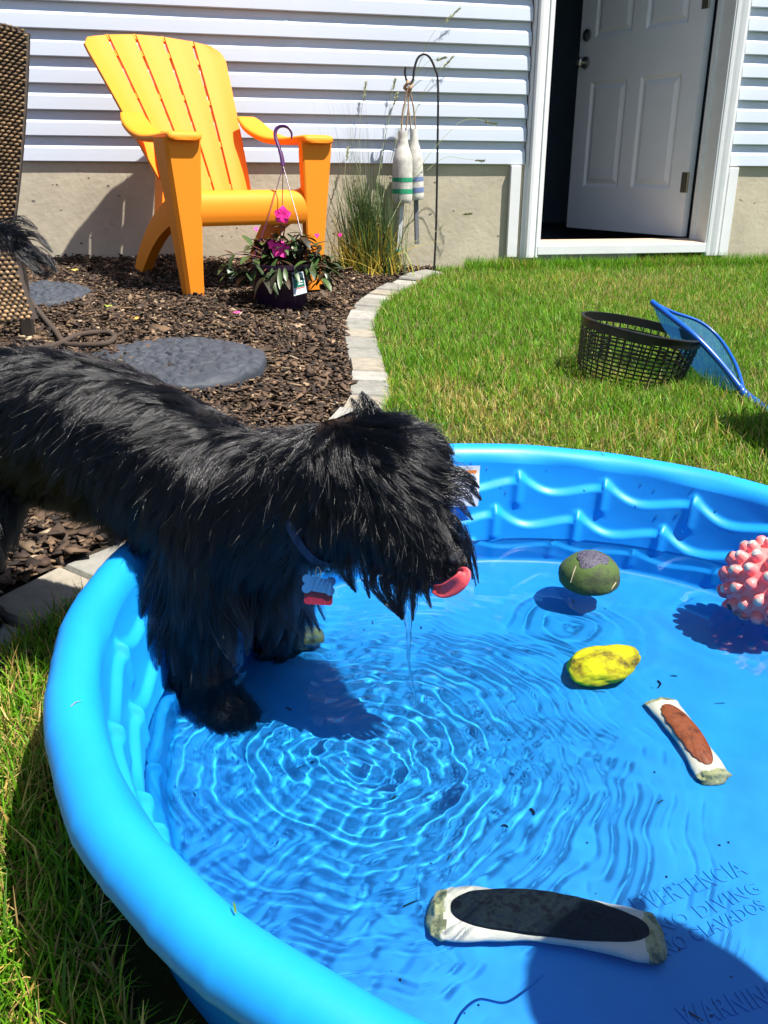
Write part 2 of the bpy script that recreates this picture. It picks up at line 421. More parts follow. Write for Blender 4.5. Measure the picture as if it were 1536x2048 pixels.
disc = MB(); disc.v = [tuple(p) for p in P[-1][::12]]; disc.f = [tuple(range(len(disc.v)))]
fl2 = disc.build('pool_floor', M_pool, pool)
# ---- water
WZ = PC[2] - .114
def water_h(x, y):
    """height field of the ripples: rings round the drip, a wake round the dog's legs, chop between"""
    x0, y0 = x, y
    x = x + .006 * np.sin(y * 31 + 1) + .004 * np.sin(y0 * 67 + x0 * 20) ; y = y + .006 * np.sin(x0 * 29 + 2) + .004 * np.sin(x0 * 71 - y0 * 24)
    h = np.zeros_like(x); dx, dy = .185, .795
    r1 = np.hypot(x - dx, y - dy); near = np.exp(-(r1 / .15) ** 2); mid = np.exp(-(r1 / .24) ** 2)
    th1 = np.arctan2(y - dy, x - dx); lobes = .55 + .45 * np.sin(2 * th1 + 1.2) * np.sin(3 * th1 - .5)
    h += .00034 * mid * lobes * np.sin(r1 * 2 * np.pi / .019) * sm(r1, .05, .12)
    h += .00012 * near * np.sin(r1 * 2 * np.pi / .013 + 1)
    r2 = np.hypot(x + .03, y - .80); h += .00019 * np.exp(-((r2 - .20) / .13) ** 2) * np.sin(r2 * 2 * np.pi / .022 + 1.1) * (.6 + .4 * np.sin(2 * np.arctan2(y - .8, x + .03) + 1))
    for cx_, cy_, a, l, s in ((.545, 1.02, .00020, .030, .09), (.45, .76, .00005, .024, .06), (.80, .97, .00018, .032, .10), (.13, .95, .00014, .026, .10), (.0, .975, .00026, .015, .07), (.09, 1.07, .00022, .015, .06)):
        r = np.hypot(x - cx_, y - cy_); h += a * np.exp(-(r / s) ** 2) * np.sin(r * 2 * np.pi / l)
    rg = np.random.default_rng(3)
    for k in range(46):
        a = rg.uniform(0, 2 * np.pi); l = rg.uniform(.014, .045) if k < 30 else rg.uniform(.05, .13); ph = rg.uniform(0, 7)
        amp = (.000055 * (l / .025) ** 1.5 * (.02 + .32 * mid + .75 * near)) if k < 30 else .00006 * (l / .06) ** 1.2 * (.5 + mid)
        wx = x0 + .010 * np.sin(y0 * 23 + k); wy = y0 + .010 * np.sin(x0 * 21 + 2 * k)
        h += amp * np.sin((wx * np.cos(a) + wy * np.sin(a)) * 2 * np.pi / l + ph)
    return h
NW = 560
gxs = np.linspace(-.56, .56, NW); gX, gY = np.meshgrid(PC[0] + gxs, PC[1] + gxs)
thq = np.arctan2(gY - PC[1], gX - PC[0]); rq = np.hypot(gX - PC[0], gY - PC[1])
# depth below the lip plane at the water level
zl = ((PC[0] - gX) * PN[0] + (PC[1] - gY) * PN[1] + (PC[2] - WZ) * PN[2])
rw = wall_r(thq, zl) + .005
sc_ = np.minimum(1, rw / np.maximum(rq, 1e-6))
keep = rq < rw + .004
gX2 = PC[0] + (gX - PC[0]) * sc_; gY2 = PC[1] + (gY - PC[1]) * sc_
gZ = WZ + water_h(gX2, gY2)
idx = -np.ones(gX.shape, int); idx[keep] = np.arange(keep.sum())
vs = np.stack([gX2[keep], gY2[keep], gZ[keep]], 1)
A = np.stack([idx[:-1, :-1], idx[:-1, 1:], idx[1:, 1:], idx[1:, :-1]], -1).reshape(-1, 4); A = A[(A >= 0).all(1)]
M_water = D.materials.new('water'); M_water.use_nodes = True; n = M_water.node_tree; n.nodes.clear()
g = n.nodes.new('ShaderNodeBsdfRefraction'); g.inputs['IOR'].default_value = 1.333; g.inputs['Roughness'].default_value = 0; g.inputs['Color'].default_value = (.93, .985, 1, 1)
gl = n.nodes.new('ShaderNodeBsdfGlossy'); gl.inputs['Roughness'].default_value = 0.02
fr = n.nodes.new('ShaderNodeFresnel'); fr.inputs['IOR'].default_value = 1.333
mx = n.nodes.new('ShaderNodeMixShader'); o_ = n.nodes.new('ShaderNodeOutputMaterial')
n.links.new(fr.outputs[0], mx.inputs[0]); n.links.new(g.outputs[0], mx.inputs[1]); n.links.new(gl.outputs[0], mx.inputs[2]); n.links.new(mx.outputs[0], o_.inputs[0])
water = npmesh('pool_water', vs, A, M_water, None, smooth='all')
tag(water, kind='structure')
water.cycles.is_caustics_caster = True
UNDER = [shell, fl2]
def wet(*obs):
    for o in obs: o.cycles.is_caustics_receiver = True
wet(shell, fl2)
# ================================================================== GARDEN BED, EDGING, LAWN
EDGE_PX = [(872, 548), (838, 556), (800, 575), (752, 602), (722, 640), (722, 690), (738, 750), (735, 810), (690, 870)]
ep = [onground(u, v)[:2] for u, v in EDGE_PX] + [V(.22, 1.66), V(.02, 1.50), V(-.14, 1.385), V(-.27, 1.25), V(-.36, 1.13), V(-.50, .98), V(-.75, .80), V(-1.1, .62), V(-1.6, .45), V(-2.4, .3)]
def catmull(pts, n=12):
    pts = [np.asarray(p, float) for p in pts]; P = [2 * pts[0] - pts[1]] + pts + [2 * pts[-1] - pts[-2]]; o = []
    for i in range(1, len(P) - 2):
        for t in np.linspace(0, 1, n, endpoint=False):
            p0, p1, p2, p3 = P[i - 1:i + 3]
            o.append(.5 * ((2 * p1) + (-p0 + p2) * t + (2 * p0 - 5 * p1 + 4 * p2 - p3) * t * t + (-p0 + 3 * p1 - 3 * p2 + p3) * t ** 3))
    o.append(pts[-1]); return np.array(o)
EC = catmull(ep, 14)
seg = np.r_[0, np.cumsum(np.hypot(*np.diff(EC, axis=0).T))]
def ecurve(s):
    p = V(np.interp(s, seg, EC[:, 0]), np.interp(s, seg, EC[:, 1])); q = V(np.interp(s + .01, seg, EC[:, 0]), np.interp(s + .01, seg, EC[:, 1]))
    return p, unit(q - p)
bedpoly = np.vstack([EC, [[-4.5, .1], [-4.5, WY + .02], [EC[0][0] + .02, WY + .02]]])
def inpoly(x, y, poly):
    x = np.asarray(x, float); y = np.asarray(y, float); c = np.zeros(x.shape, bool); n = len(poly); j = n - 1
    for i in range(n):
        xi, yi = poly[i]; xj, yj = poly[j]
        cond = ((yi > y) != (yj > y)) & (x < (xj - xi) * (y - yi) / (yj - yi + 1e-12) + xi); c ^= cond; j = i
    return c
def edist(x, y):
    d = np.full(np.shape(x), 9.0)
    for i in range(0, len(EC), 3): d = np.minimum(d, np.hypot(x - EC[i, 0], y - EC[i, 1]))
    return d
# edging: every block its own stone
edging = thing('stone_edging', 'curved pale grey block edging between the bark mulch bed and the lawn', 'edging', (ep[6][0], ep[6][1], float(G(*ep[6]))))
M_stone = [mat('paver_stone_%s' % k, c, .9, .2, bump=(70, .6, .003), vary=(24, .28)) for k, c in (('grey', (.24, .235, .21)), ('warm', (.29, .26, .21)), ('pale', (.32, .31, .28)))]
s = 0.02; BW = .105; k = 0
while s < seg[-1] - .15:
    L = random.choice((.10, .125, .15)) if s < 3.4 else .18
    (p0, t0), (p1, t1) = ecurve(s), ecurve(s + L - .006)
    n0 = V(-t0[1], t0[0]); n1 = V(-t1[1], t1[0]); zt = random.uniform(.012, .020)
    def corner(p, n_, w_): q = p + n_ * w_; return V(q[0], q[1], float(G(*q)))
    hw = BW / 2 + random.uniform(-.003, .003)
    c4 = [corner(p0, n0, hw), corner(p1, n1, hw), corner(p1, n1, -hw), corner(p0, n0, -hw)]
    b = MB(); ctr = sum(c4) / 4; cz = random.uniform(-.003, .003)
    rings = []
    for sc, dz in ((1, -.07), (1, zt - .007), (.93, zt), (.0001, zt + .001)):
        rings.append([V(*(ctr[:2] + (c[:2] - ctr[:2]) * sc), c[2] + dz + cz) if sc > .1 else V(*ctr[:2], ctr[2] + dz + cz) for c in c4])
    b.grid(rings, closed=True); o = b.build('stone', M_stone[k % 3 if random.random() < .8 else 0], edging); k += 1
    s += L
# bed base sheet
gx = np.linspace(-3.2, 1.6, 150); gy = np.linspace(.2, WY + .01, 130); XX, YY = np.meshgrid(gx, gy)
def bedz(x, y):
    e = np.minimum(edist(x, y), 1.0); return G(x, y) + .008 + .004 * tri_noise(x, y, 14) + .034 * sm(e, .05, .6) * sm(y, 1.2, 2.6)
def onbed(u, v, dz=0.0):
    r = ray(u, v); t = .8
    while t < 6:
        p = EYE + r * t
        if p[2] < bedz(p[0], p[1]) + dz: break
        t += .01
    return EYE + r * t
ZB2 = bedz(XX, YY); ok = inpoly(XX, YY, bedpoly)
idx = -np.ones(XX.shape, int); idx[ok] = np.arange(ok.sum()); A = np.stack([idx[:-1, :-1], idx[:-1, 1:], idx[1:, 1:], idx[1:, :-1]], -1).reshape(-1, 4); A = A[(A >= 0).all(1)]
tag(npmesh('mulch_bed', np.stack([XX[ok], YY[ok], ZB2[ok]], 1), A, M_soil, smooth='all'), kind='structure')

def oriented_chips(P, dirs, nrm, L, W_, T, tints):
    """batch of irregular wood chips: 8-vertex slabs"""
    n = len(P); y = dirs; z = nrm; x = np.cross(y, z)
    cs = np.array([[sx, sy, sz] for sz in (-1, 1) for sx, sy in ((-1, -1), (1, -1), (1, 1), (-1, 1))], float)
    j = rng.uniform(.45, 1.15, (n, 8, 3)); vs = P[:, None, :] + (cs[None, :, 0:1] * j[..., 0:1] * W_[:, None, None] / 2) * x[:, None, :] + (cs[None, :, 1:2] * j[..., 1:2] * L[:, None, None] / 2) * y[:, None, :] + (cs[None, :, 2:3] * j[..., 2:3] * T[:, None, None] / 2) * z[:, None, :]
    f = np.array([[3, 2, 1, 0], [4, 5, 6, 7], [0, 1, 5, 4], [1, 2, 6, 5], [2, 3, 7, 6], [3, 0, 4, 7]])
    fs = (f[None] + (np.arange(n) * 8)[:, None, None]).reshape(-1, 4)
    col = np.repeat(np.c_[tints, np.ones(n)][:, None, :], 8, 1).reshape(-1, 4)
    return vs.reshape(-1, 3), fs, col
NCH = 58000
x = rng.uniform(-1.5, 1.5, NCH * 3); y = 4.33 - (rng.uniform(0, 1, NCH * 3) ** .9) * 3.6
okc = inpoly(x, y, bedpoly) & (edist(x, y) > .060) & (np.hypot(x - .425, y - .794) > .56) & (x > -.05 - .42 * y - .2)
x = x[okc][:NCH]; y = y[okc][:NCH]; n = len(x)
sz = rng.lognormal(0, .50, n)
L = .0155 * sz; W_ = .0058 * sz * rng.uniform(.6, 1.5, n); T = .0035 * rng.uniform(.6, 1.6, n)
big = (y < 1.9); L[big] *= 1.25; W_[big] *= 1.6
a = rng.uniform(0, 2 * np.pi, n); el = rng.normal(0, .30, n)
dirs = np.stack([np.cos(a) * np.cos(el), np.sin(a) * np.cos(el), np.sin(el)], 1)
nn = np.stack([rng.normal(0, .35, n), rng.normal(0, .35, n), np.ones(n)], 1); nn -= (nn * dirs).sum(1)[:, None] * dirs; nn /= np.linalg.norm(nn, axis=1)[:, None]
P3 = np.stack([x, y, bedz(x, y) + .002 + rng.uniform(0, .016, n)], 1)
base = np.array([[.050, .030, .019], [.085, .052, .031], [.13, .080, .046], [.022, .015, .012], [.22, .15, .09], [.38, .29, .19]])
ti = base[rng.choice(6, n, p=[.30, .26, .17, .18, .07, .02])] * rng.uniform(.7, 1.3, (n, 1))
vs, fs, col = oriented_chips(P3, dirs, nn, L, W_, T, ti)
M_chip = mat('bark_chip', (1, 1, 1), .75, .35, attr=True, bump=(300, .4, .001))
tag(npmesh('bark_mulch', vs, fs, M_chip, col=col), kind='stuff')
# small coloured debris: fallen petals and leaves on the mulch
for (u, v, c, nm, lb) in ((470, 625, (.8, .05, .25), 'fallen_petal', 'small pink petal fallen on the bark beside the flower pot'), (268, 636, (.75, .35, .05), 'dead_leaf', 'small orange dry leaf lying on the bark in front of the yellow chair'),
                     (217, 612, (.3, .4, .04), 'fallen_leaf', 'small yellow green leaf on bark beside the far stepping stone'), (146, 540, (.7, .5, .08), 'yellow_leaf', 'tiny yellow leaf on bark near the house wall behind the dog tail')):
    p = onbed(u, v, .015); b = MB(); ang = random.uniform(0, 3)
    pr = [V(.018 * math.cos(t) * (1 + .2 * math.cos(2 * t)), .011 * math.sin(t), .004 * math.sin(2 * t)) for t in np.linspace(0, 2 * math.pi, 11)[:-1]]
    b.prism([p + rotz(ang) @ q_ for q_ in pr], (0, 0, .0012)); tag(b.build(nm, mat(nm, c, .6)), lb, 'petal' if 'petal' in nm else 'leaf')

# ---- grass
M_grass = D.materials.new('grass_blade'); M_grass.use_nodes = True; n_ = M_grass.node_tree; n_.nodes.clear()
at_ = n_.nodes.new('ShaderNodeAttribute'); at_.attribute_name = 'tint'
df = n_.nodes.new('ShaderNodeBsdfPrincipled'); df.inputs['Roughness'].default_value = .5; df.inputs['Specular IOR Level'].default_value = .3
tr = n_.nodes.new('ShaderNodeBsdfTranslucent'); mx = n_.nodes.new('ShaderNodeMixShader'); mx.inputs[0].default_value = .35; ou = n_.nodes.new('ShaderNodeOutputMaterial')
n_.links.new(at_.outputs[0], df.inputs['Base Color']); n_.links.new(at_.outputs[0], tr.inputs['Color'])
n_.links.new(df.outputs[0], mx.inputs[1]); n_.links.new(tr.outputs[0], mx.inputs[2]); n_.links.new(mx.outputs[0], ou.inputs[0])
def fbm(x, y, s):
    return (np.sin(x * s + 1.7 * np.sin(y * s * .8)) + np.sin(y * s * 1.3 + 1.9 * np.sin(x * s * .9 + 1)) + .6 * np.sin((x + y) * s * 2.7 + 2) + .5 * np.sin((x - y * 1.3) * s * 4.1)) / 3.1
def blades(x, y, z, h, wd, tint, lean=.45, bend=.5):
    n = len(x); a = rng.uniform(0, 2 * np.pi, n); le = np.abs(rng.normal(0, lean, n)); b = rng.uniform(.1, 1, n) * bend
    d0 = np.stack([np.cos(a) * np.sin(le), np.sin(a) * np.sin(le), np.cos(le)], 1)
    le2 = np.minimum(le + b * 1.3, 1.9); d1 = np.stack([np.cos(a) * np.sin(le2), np.sin(a) * np.sin(le2), np.cos(le2)], 1)
    a2 = a + np.pi / 2 + rng.normal(0, .5, n); sd = np.stack([np.cos(a2), np.sin(a2), np.zeros(n)], 1)
    B = np.stack([x, y, z], 1); m1 = B + d0 * (h * .5)[:, None]; tp = m1 + d1 * (h * .5)[:, None]
    w2 = (wd / 2)[:, None]
    vs = np.stack([B - sd * w2, B + sd * w2, m1 + sd * w2 * .8, m1 - sd * w2 * .8, tp + sd * w2 * .12, tp - sd * w2 * .12], 1).reshape(-1, 3)
    o = np.arange(n)[:, None] * 6; fs = np.concatenate([o + np.array([[0, 1, 2, 3]]), o + np.array([[3, 2, 4, 5]])], 0)
    col = np.repeat(np.c_[tint, np.ones(n)][:, None, :], 6, 1).reshape(-1, 4)
    return vs, fs, col
def grass_tint(x, y, n):
    g = fbm(x, y, 3.1) + .5 * fbm(x, y, 9)
    dry = np.clip(.10 + .20 * g + .30 * np.exp(-((x - 1.95) / .45) ** 2 - ((y - 3.9) / .22) ** 2) + .35 * np.exp(-((x - .72) / .12) ** 2 - ((y - 2.2) / .3) ** 2) + .10 * (y < 2.0), .03, .75)
    greens = np.array([[.120, .310, .010], [.085, .230, .008], [.170, .380, .014], [.240, .420, .026], [.045, .130, .006]])
    dries = np.array([[.55, .42, .10], [.44, .30, .07], [.64, .52, .20], [.32, .30, .05]])
    t = greens[rng.choice(5, n, p=[.3, .25, .2, .12, .13])]; d = dries[rng.choice(4, n)]
    k = rng.uniform(0, 1, n) < dry
    return np.where(k[:, None], d, t) * rng.uniform(.75, 1.25, (n, 1))
def lawn_ok(x, y, m=.055):
    return ~inpoly(x, y, bedpoly) & (edist(x, y) > m) & (np.hypot(x - .425, y - .794) > .548) & (y < WY - .012)
parts_ = []
# main lawn between the bed and the house
def scatter(n, xr, yr, mask): 
    x = rng.uniform(*xr, n); y = rng.uniform(*yr, n); k = mask(x, y); return x[k], y[k]
x, y = scatter(260000, (.35, 3.6), (1.2, 4.33), lambda x, y: lawn_ok(x, y) & (x < .6 + .52 * y + .5)); n = len(x)
h = rng.uniform(.022, .054, n) * (1 + .30 * fbm(x, y, 5) + .25 * fbm(x, y, 23)); parts_.append(blades(x, y, G(x, y) - .003, h, rng.uniform(.0018, .0034, n), grass_tint(x, y, n), .42, .6))
# thatch: flat dry bits low in the sward
x, y = scatter(50000, (.35, 3.4), (1.2, 4.3), lambda x, y: lawn_ok(x, y) & (x < .6 + .52 * y + .3)); n = len(x)
parts_.append(blades(x, y, G(x, y) + rng.uniform(0, .015, n), rng.uniform(.02, .04, n), rng.uniform(.0014, .0024, n), np.tile([.36, .28, .12], (n, 1)) * rng.uniform(.6, 1.2, (n, 1)), 1.2, .4))
# near left corner, longer, with dry straw
x, y = scatter(60000, (-.75, .55), (.05, 1.3), lambda x, y: lawn_ok(x, y) & (x < .5)); n = len(x)
h = rng.uniform(.025, .065, n); parts_.append(blades(x, y, G(x, y) - .003, h, rng.uniform(.0018, .0036, n), grass_tint(x * 2, y * 2, n) * 1.05, .5, .7))
x, y = scatter(16000, (-.75, .55), (.05, 1.3), lambda x, y: lawn_ok(x, y)); n = len(x)
parts_.append(blades(x, y, G(x, y) + rng.uniform(0, .02, n), rng.uniform(.03, .06, n), rng.uniform(.0012, .0026, n), np.array([[.55, .42, .14], [.45, .30, .10], [.30, .20, .07]])[rng.choice(3, n)] * rng.uniform(.6, 1.2, (n, 1)), 1.1, .5))
# taller tufts along the pool, at the wall foot and on the edging
x, y = scatter(60000, (-.7, 2.2), (.1, 1.75), lambda x, y: lawn_ok(x, y) & (np.hypot(x - .425, y - .794) < .70)); k = rng.uniform(0, 1, len(x)) < .10 + .25 * (x > .9) ; x, y = x[k], y[k]; n = len(x)
parts_.append(blades(x, y, G(x, y), rng.uniform(.05, .115, n), rng.uniform(.002, .0042, n), grass_tint(x, y, n), .35, .6))
x, y = scatter(9000, (1.4, 3.4), (4.20, 4.325), lambda x, y: lawn_ok(x, y, .03)); n = len(x)
parts_.append(blades(x, y, G(x, y), rng.uniform(.035, .085, n), rng.uniform(.002, .0034, n), grass_tint(x, y, n), .3, .5))
# the rest of the yard, thin
x, y = scatter(60000, (2.6, 6.0), (-1, 4.3), lambda x, y: lawn_ok(x, y) & (x > .6 + .52 * y + .2)); n = len(x)
parts_.append(blades(x, y, G(x, y) - .003, rng.uniform(.03, .06, n), rng.uniform(.003, .006, n), grass_tint(x, y, n), .5, .6))
x, y = scatter(70000, (-3, 4.5), (-2.6, 1.6), lambda x, y: lawn_ok(x, y) & ~((x > -.75) & (x < .55) & (y > .05))); n = len(x)
parts_.append(blades(x, y, G(x, y) - .003, rng.uniform(.03, .06, n), rng.uniform(.003, .006, n), grass_tint(x, y, n), .5, .6))
o = 0; VS, FS, CS = [], [], []
for vs, fs, col in parts_: VS.append(vs); FS.append(fs + o); CS.append(col); o += len(vs)
tag(npmesh('lawn_grass', np.concatenate(VS), np.concatenate(FS), M_grass, smooth='all', col=np.concatenate(CS)), kind='stuff')

# ---- stepping stones: disc with worn pebbled relief
M_step = mat('slate_composite', (.042, .050, .066), .66, .4, vary=(30, .35), bump=(160, .5, .002))
def step_stone(c, R, label, sq=1.0, rot=0):
    rg = np.random.default_rng(int(abs(c[0]) * 100) + 5); pts = rg.uniform(-1, 1, (190, 2)) * R
    nr, na = 46, 150; P = []
    for i in range(nr + 3):
        row = []
        for j in range(na):
            a = 2 * math.pi * j / na; edge = 1 + .018 * math.sin(5 * a + 1) + .012 * math.sin(11 * a)
            if i < nr:
                r = R * edge * i / (nr - 1); q = V(r * math.cos(a), r * math.sin(a)); d = np.sort(np.hypot(pts[:, 0] - q[0], pts[:, 1] - q[1]))[:2]
                hgt = .024 + .011 * min(1, (d[1] - d[0]) / .012) ** .6 - .010 * (i / (nr - 1)) ** 8 + .0015 * math.sin(q[0] * 60) * math.sin(q[1] * 50)
            else: r = R * edge * (1.012, 1.02, 1.02)[i - nr]; hgt = (.014, .006, -.03)[i - nr]; q = V(r * math.cos(a), r * math.sin(a))
            q = rotz(rot)[:2, :2] @ (q * V(1, sq)); x_, y_ = c[0] + q[0], c[1] + q[1]
            row.append(V(x_, y_, float(bedz(c[0], c[1])) + .064 * (y_ - c[1]) + hgt - .004))
        P.append(row)
    b = MB(); b.grid(P, closed=True); o = b.build('stepping_stone', M_step, smooth=60); tag(o, label, 'stepping stone', 'round stepping stones in the mulch bed')
c1 = onbed(352, 718, .02); step_stone(c1, .24, 'round grey pebbled stepping stone in the mulch just behind the dog')
c2 = onbed(62, 584, .02); step_stone(c2, .20, 'round grey stepping stone farther back near the wall, partly behind the wicker chair')

# ================================================================== YELLOW CHAIR
M_yel = mat('yellow_plastic', (.88, .255, .013), .60, .25, bump=(300, .05, .0005))
chair = thing('garden_chair', 'bright yellow plastic slatted armchair against the house wall', 'chair', (.1, 3.65, float(G(.1, 3.65))))
CY_ = math.radians(20.); CX = V(math.cos(CY_), math.sin(CY_), 0); CB = V(-math.sin(CY_), math.cos(CY_), 0)
CO = onbed(391, 596, .0)
ROLL = math.radians(0.0)
def cl(x, y, z):      # chair local: x across, y to the back, z up, from the front left foot
    return CO + CX * x + CB * y + V(0, 0, 1) * z
CWD = .505            # spread of the front feet
def slab(P0, thick_vec, name, parent, smooth=35):
    """closed shell from a grid and an offset vector function"""
    a, b_ = len(P0), len(P0[0]); P1 = [[p + thick_vec(i, j) for j, p in enumerate(row)] for i, row in enumerate(P0)]
    m_ = MB(); m_.grid(P0); n0 = len(m_.v); m_.grid(P1)
    def id0(i, j): return i * b_ + j
    def id1(i, j): return n0 + i * b_ + j
    for j in range(b_ - 1):
        m_.f.append((id0(0, j), id0(0, j + 1), id1(0, j + 1), id1(0, j))); m_.f.append((id0(a - 1, j), id0(a - 1, j + 1), id1(a - 1, j + 1), id1(a - 1, j)))
    for i in range(a - 1):
        m_.f.append((id0(i, 0), id0(i + 1, 0), id1(i + 1, 0), id1(i, 0))); m_.f.append((id0(i, b_ - 1), id0(i + 1, b_ - 1), id1(i + 1, b_ - 1), id1(i, b_ - 1)))
    return m_.build(name, M_yel, parent, smooth=smooth)
# seat profile (y, z)
SP = catmull([V(-.012, .262), V(-.018, .30), V(-.010, .345), V(.022, .372), (.09, .374), (.18, .350), (.27, .318), (.34, .298), (.38, .290)], 4)
P0 = [[cl(x, p[0], p[1] - .012 * math.cos((x - CWD / 2) / (CWD / 2) * math.pi / 2) * (p[0] > .05)) for x in np.linspace(.035, CWD - .035, 9)] for p in SP]
slab(P0, lambda i, j: CB * .006 + V(0, 0, -.010), 'seat', chair)
# fan back: five slats
def back_pt(u, t):     # u in -1..1 across, t 0..1 up
    hw = .160 + .135 * t ** .9; arc = 1 - .055 * u * u * (t ** 3)
    tt = t * arc
    y = .335 + .330 * tt + .05 * tt * tt - .045 * u * u * (1 - .2 * t); z = .285 + .672 * tt
    return cl(CWD / 2 - .025 - .075 * tt + u * hw, y, z)
ed = np.linspace(-1, 1, 6); gap = .022
for k in range(5):
    u0, u1 = ed[k] + (gap if k else 0), ed[k + 1] - (gap if k < 4 else 0)
    P0 = []
    for t in np.linspace(0, 1, 22):
        w0, w1 = u0, u1
        if k == 0 and t > .93: w0 = u0 + .10 * ((t - .93) / .07) ** 2
        if k == 4 and t > .90: w1 = u1 - .16 * ((t - .90) / .10) ** 2
        tt = t - (.012 if t == 1 else 0)
        P0.append([back_pt(w0 + (w1 - w0) * s_, tt) + CB * (.004 * (1 - math.cos((s_ - .5) * 2 * math.pi)) * -.5) for s_ in np.linspace(0, 1, 6)])
    slab(P0, lambda i, j: CB * .020 + V(0, 0, -.004), 'slat', chair)
b = MB()
for k in range(1, 5):     # bridges across the slots
    for t in (.02, .16, .40, .62, .86, .975) if k in (1, 2, 3) else (.02, .12, .36, .60, .84, .96):
        if t > .9 and k in (1, 2, 3, 4): t = .955
        c = back_pt(ed[k], t); c2_ = back_pt(ed[k], t + .03)
        bb = MB(); bb.tube([c + CB * .012, c2_ + CB * .012], .010, 6); bb.build('back_web', M_yel, chair)
# arms
for sg in (0, 1):
    sx = -1 if sg == 0 else 1; xc = CWD / 2 + sx * (CWD / 2)
    pr = catmull([V(-.044, .548), V(-.030, .553), V(.0, .555), V(.15, .550), V(.27, .558), V(.37, .590), V(.44, .640)], 5)
    rows = []
    for i, p in enumerate(pr):
        t = (p[0] + .03) / .48; wi = .062 - .008 * t; xx = xc + sx * (.012 - .030 * t * t)
        if sg == 0: xx -= .055 * max(t, 0) ** 1.5
        else: xx -= .045 * max(t, 0) ** 2
        e = math.sin(min(1, (i + .4) / 5) * math.pi / 2) * math.sin(min(1, (len(pr) - .6 - i) / 4) * math.pi / 2); wi2 = wi * (.72 + .28 * e); ht = .0145 * (.45 + .55 * e)
        rows.append([cl(xx + wi2 * math.copysign(abs(math.cos(a_)) ** .35, math.cos(a_)), p[0], p[1] + ht * math.copysign(abs(math.sin(a_)) ** .6, math.sin(a_))) for a_ in np.linspace(0, 2 * math.pi, 20, endpoint=False) + .01])
    mb = MB(); mb.grid(rows, closed=True); mb.f.append(tuple(range(20))); n0 = len(mb.v); mb.f.append(tuple(range(n0 - 20, n0))); mb.build('arm', M_yel, chair, smooth=50)
    # front leg: L shaped channel, wide at the top, narrow foot
    b = MB(); rows = []
    for z in np.linspace(0, .550, 10):
        t = z / .550; wdt = .064 + .060 * t ** 1.2; dep = .055 + .065 * t; xin = xc - sx * wdt * .5 + sx * (.010 * t); xo = xc + sx * wdt * .5 + sx * .02 * t
        y0 = -.012 - .01 * t
        sec = [(xin, y0 + .035), (xin, y0 + .004), (xin + sx * .006, y0), (xo - sx * .012, y0), (xo, y0 + .012), (xo, y0 + dep), (xo - sx * .008, y0 + dep), (xo - sx * .008, y0 + .016), (xo - sx * .016, y0 + .010), (xin + sx * .008, y0 + .010), (xin + sx * .008, y0 + .035)]
        rows.append([cl(x_, y_, z) for x_, y_ in sec])
    b.grid(rows, closed=True); b.f.append(tuple(range(11))); n0 = len(b.v); b.f.append(tuple(range(n0 - 11, n0)))
    b.build('leg', M_yel, chair, smooth=30)
    # rear leg: curved side rail from the seat down to the ground
    pr = catmull([V(.02, .33), V(.14, .31), V(.28, .26), V(.40, .19), V(.52, .09), V(.58, -.0)], 5); rows = []
    for i, p in enumerate(pr):
        t = i / (len(pr) - 1); tn = unit(V(*(pr[min(i + 1, len(pr) - 1)] - pr[max(i - 1, 0)]))); nn_ = V(-tn[1], tn[0]); hh = .052 - .016 * t
        xx = xc - sx * .020 + sx * .03 * t
        rows.append([cl(xx + dx, p[0] + nn_[0] * hh * s_, p[1] + nn_[1] * hh * s_) for dx, s_ in ((-.020, -1), (.020, -1), (.022, 0), (.020, 1), (-.020, 1), (-.022, 0))])
    b = MB(); b.grid(rows, closed=True); b.f.append(tuple(range(6))); n0 = len(b.v); b.f.append(tuple(range(n0 - 6, n0))); b.build('leg', M_yel, chair, smooth=40)
    # side panel between arm and seat, at the back post
    P0 = [[cl(xc - sx * (.005 + .05 * t), .30 + .09 * s_ + .04 * t, .28 + .30 * t) for s_ in (0, .33, .66, 1)] for t in np.linspace(0, 1, 6)]
    if sg == 0: slab(P0, lambda i, j: CX * .010, 'back_post', chair)
# ================================================================== FLOWER BASKET
M_pot = mat('dark_purple_pot', (.030, .010, .035), .35, .5)
M_hang = mat('purple_hanger', (.055, .008, .075), .3, .6)
pc = onbed(566, 622); PZ = pc[2] - .005; pc = V(pc[0], pc[1] + .05, PZ)
pot = thing('flower_pot', 'dark plastic hanging pot of pink impatiens with hook hanger, in front of yellow chair', 'flower pot', tuple(pc))
MB().lathe([(.085, 0), (.088, .004), (.112, .150), (.120, .156), (.121, .172), (.114, .172), (.108, .150), (.085, .02), (0.001, .02)], pc, 40).build('pot', M_pot, pot, smooth=35)
MB().lathe([(.001, .150), (.108, .146)], pc, 24).build('potting_soil', M_soil, pot)
dpt = (pc - EYE) @ CF
hk = [at(u, v, dpt) for u, v in ((566, 332), (563, 312), (557, 292), (551, 274), (551, 262), (557, 254), (567, 252), (577, 256), (583, 266), (583, 277))]
hk = catmull(hk, 4); MB().tube(hk, [.0085 - .0045 * (i / len(hk)) for i in range(len(hk))], 8, flat=.5).build('hook', M_hang, pot, smooth=60)
for a in (math.radians(200), math.radians(330), math.radians(85)):
    e = pc + V(.117 * math.cos(a), .117 * math.sin(a), .165); s_ = hk[0]
    MB().tube([s_, s_ * .5 + e * .5 + V(.004, 0, -.01), e], .0016, 6).build('hanger_wire', M_hang, pot, smooth=60)
M_leaf = mat('impatiens_leaf', (.028, .050, .014), .42, .45, attr=True)
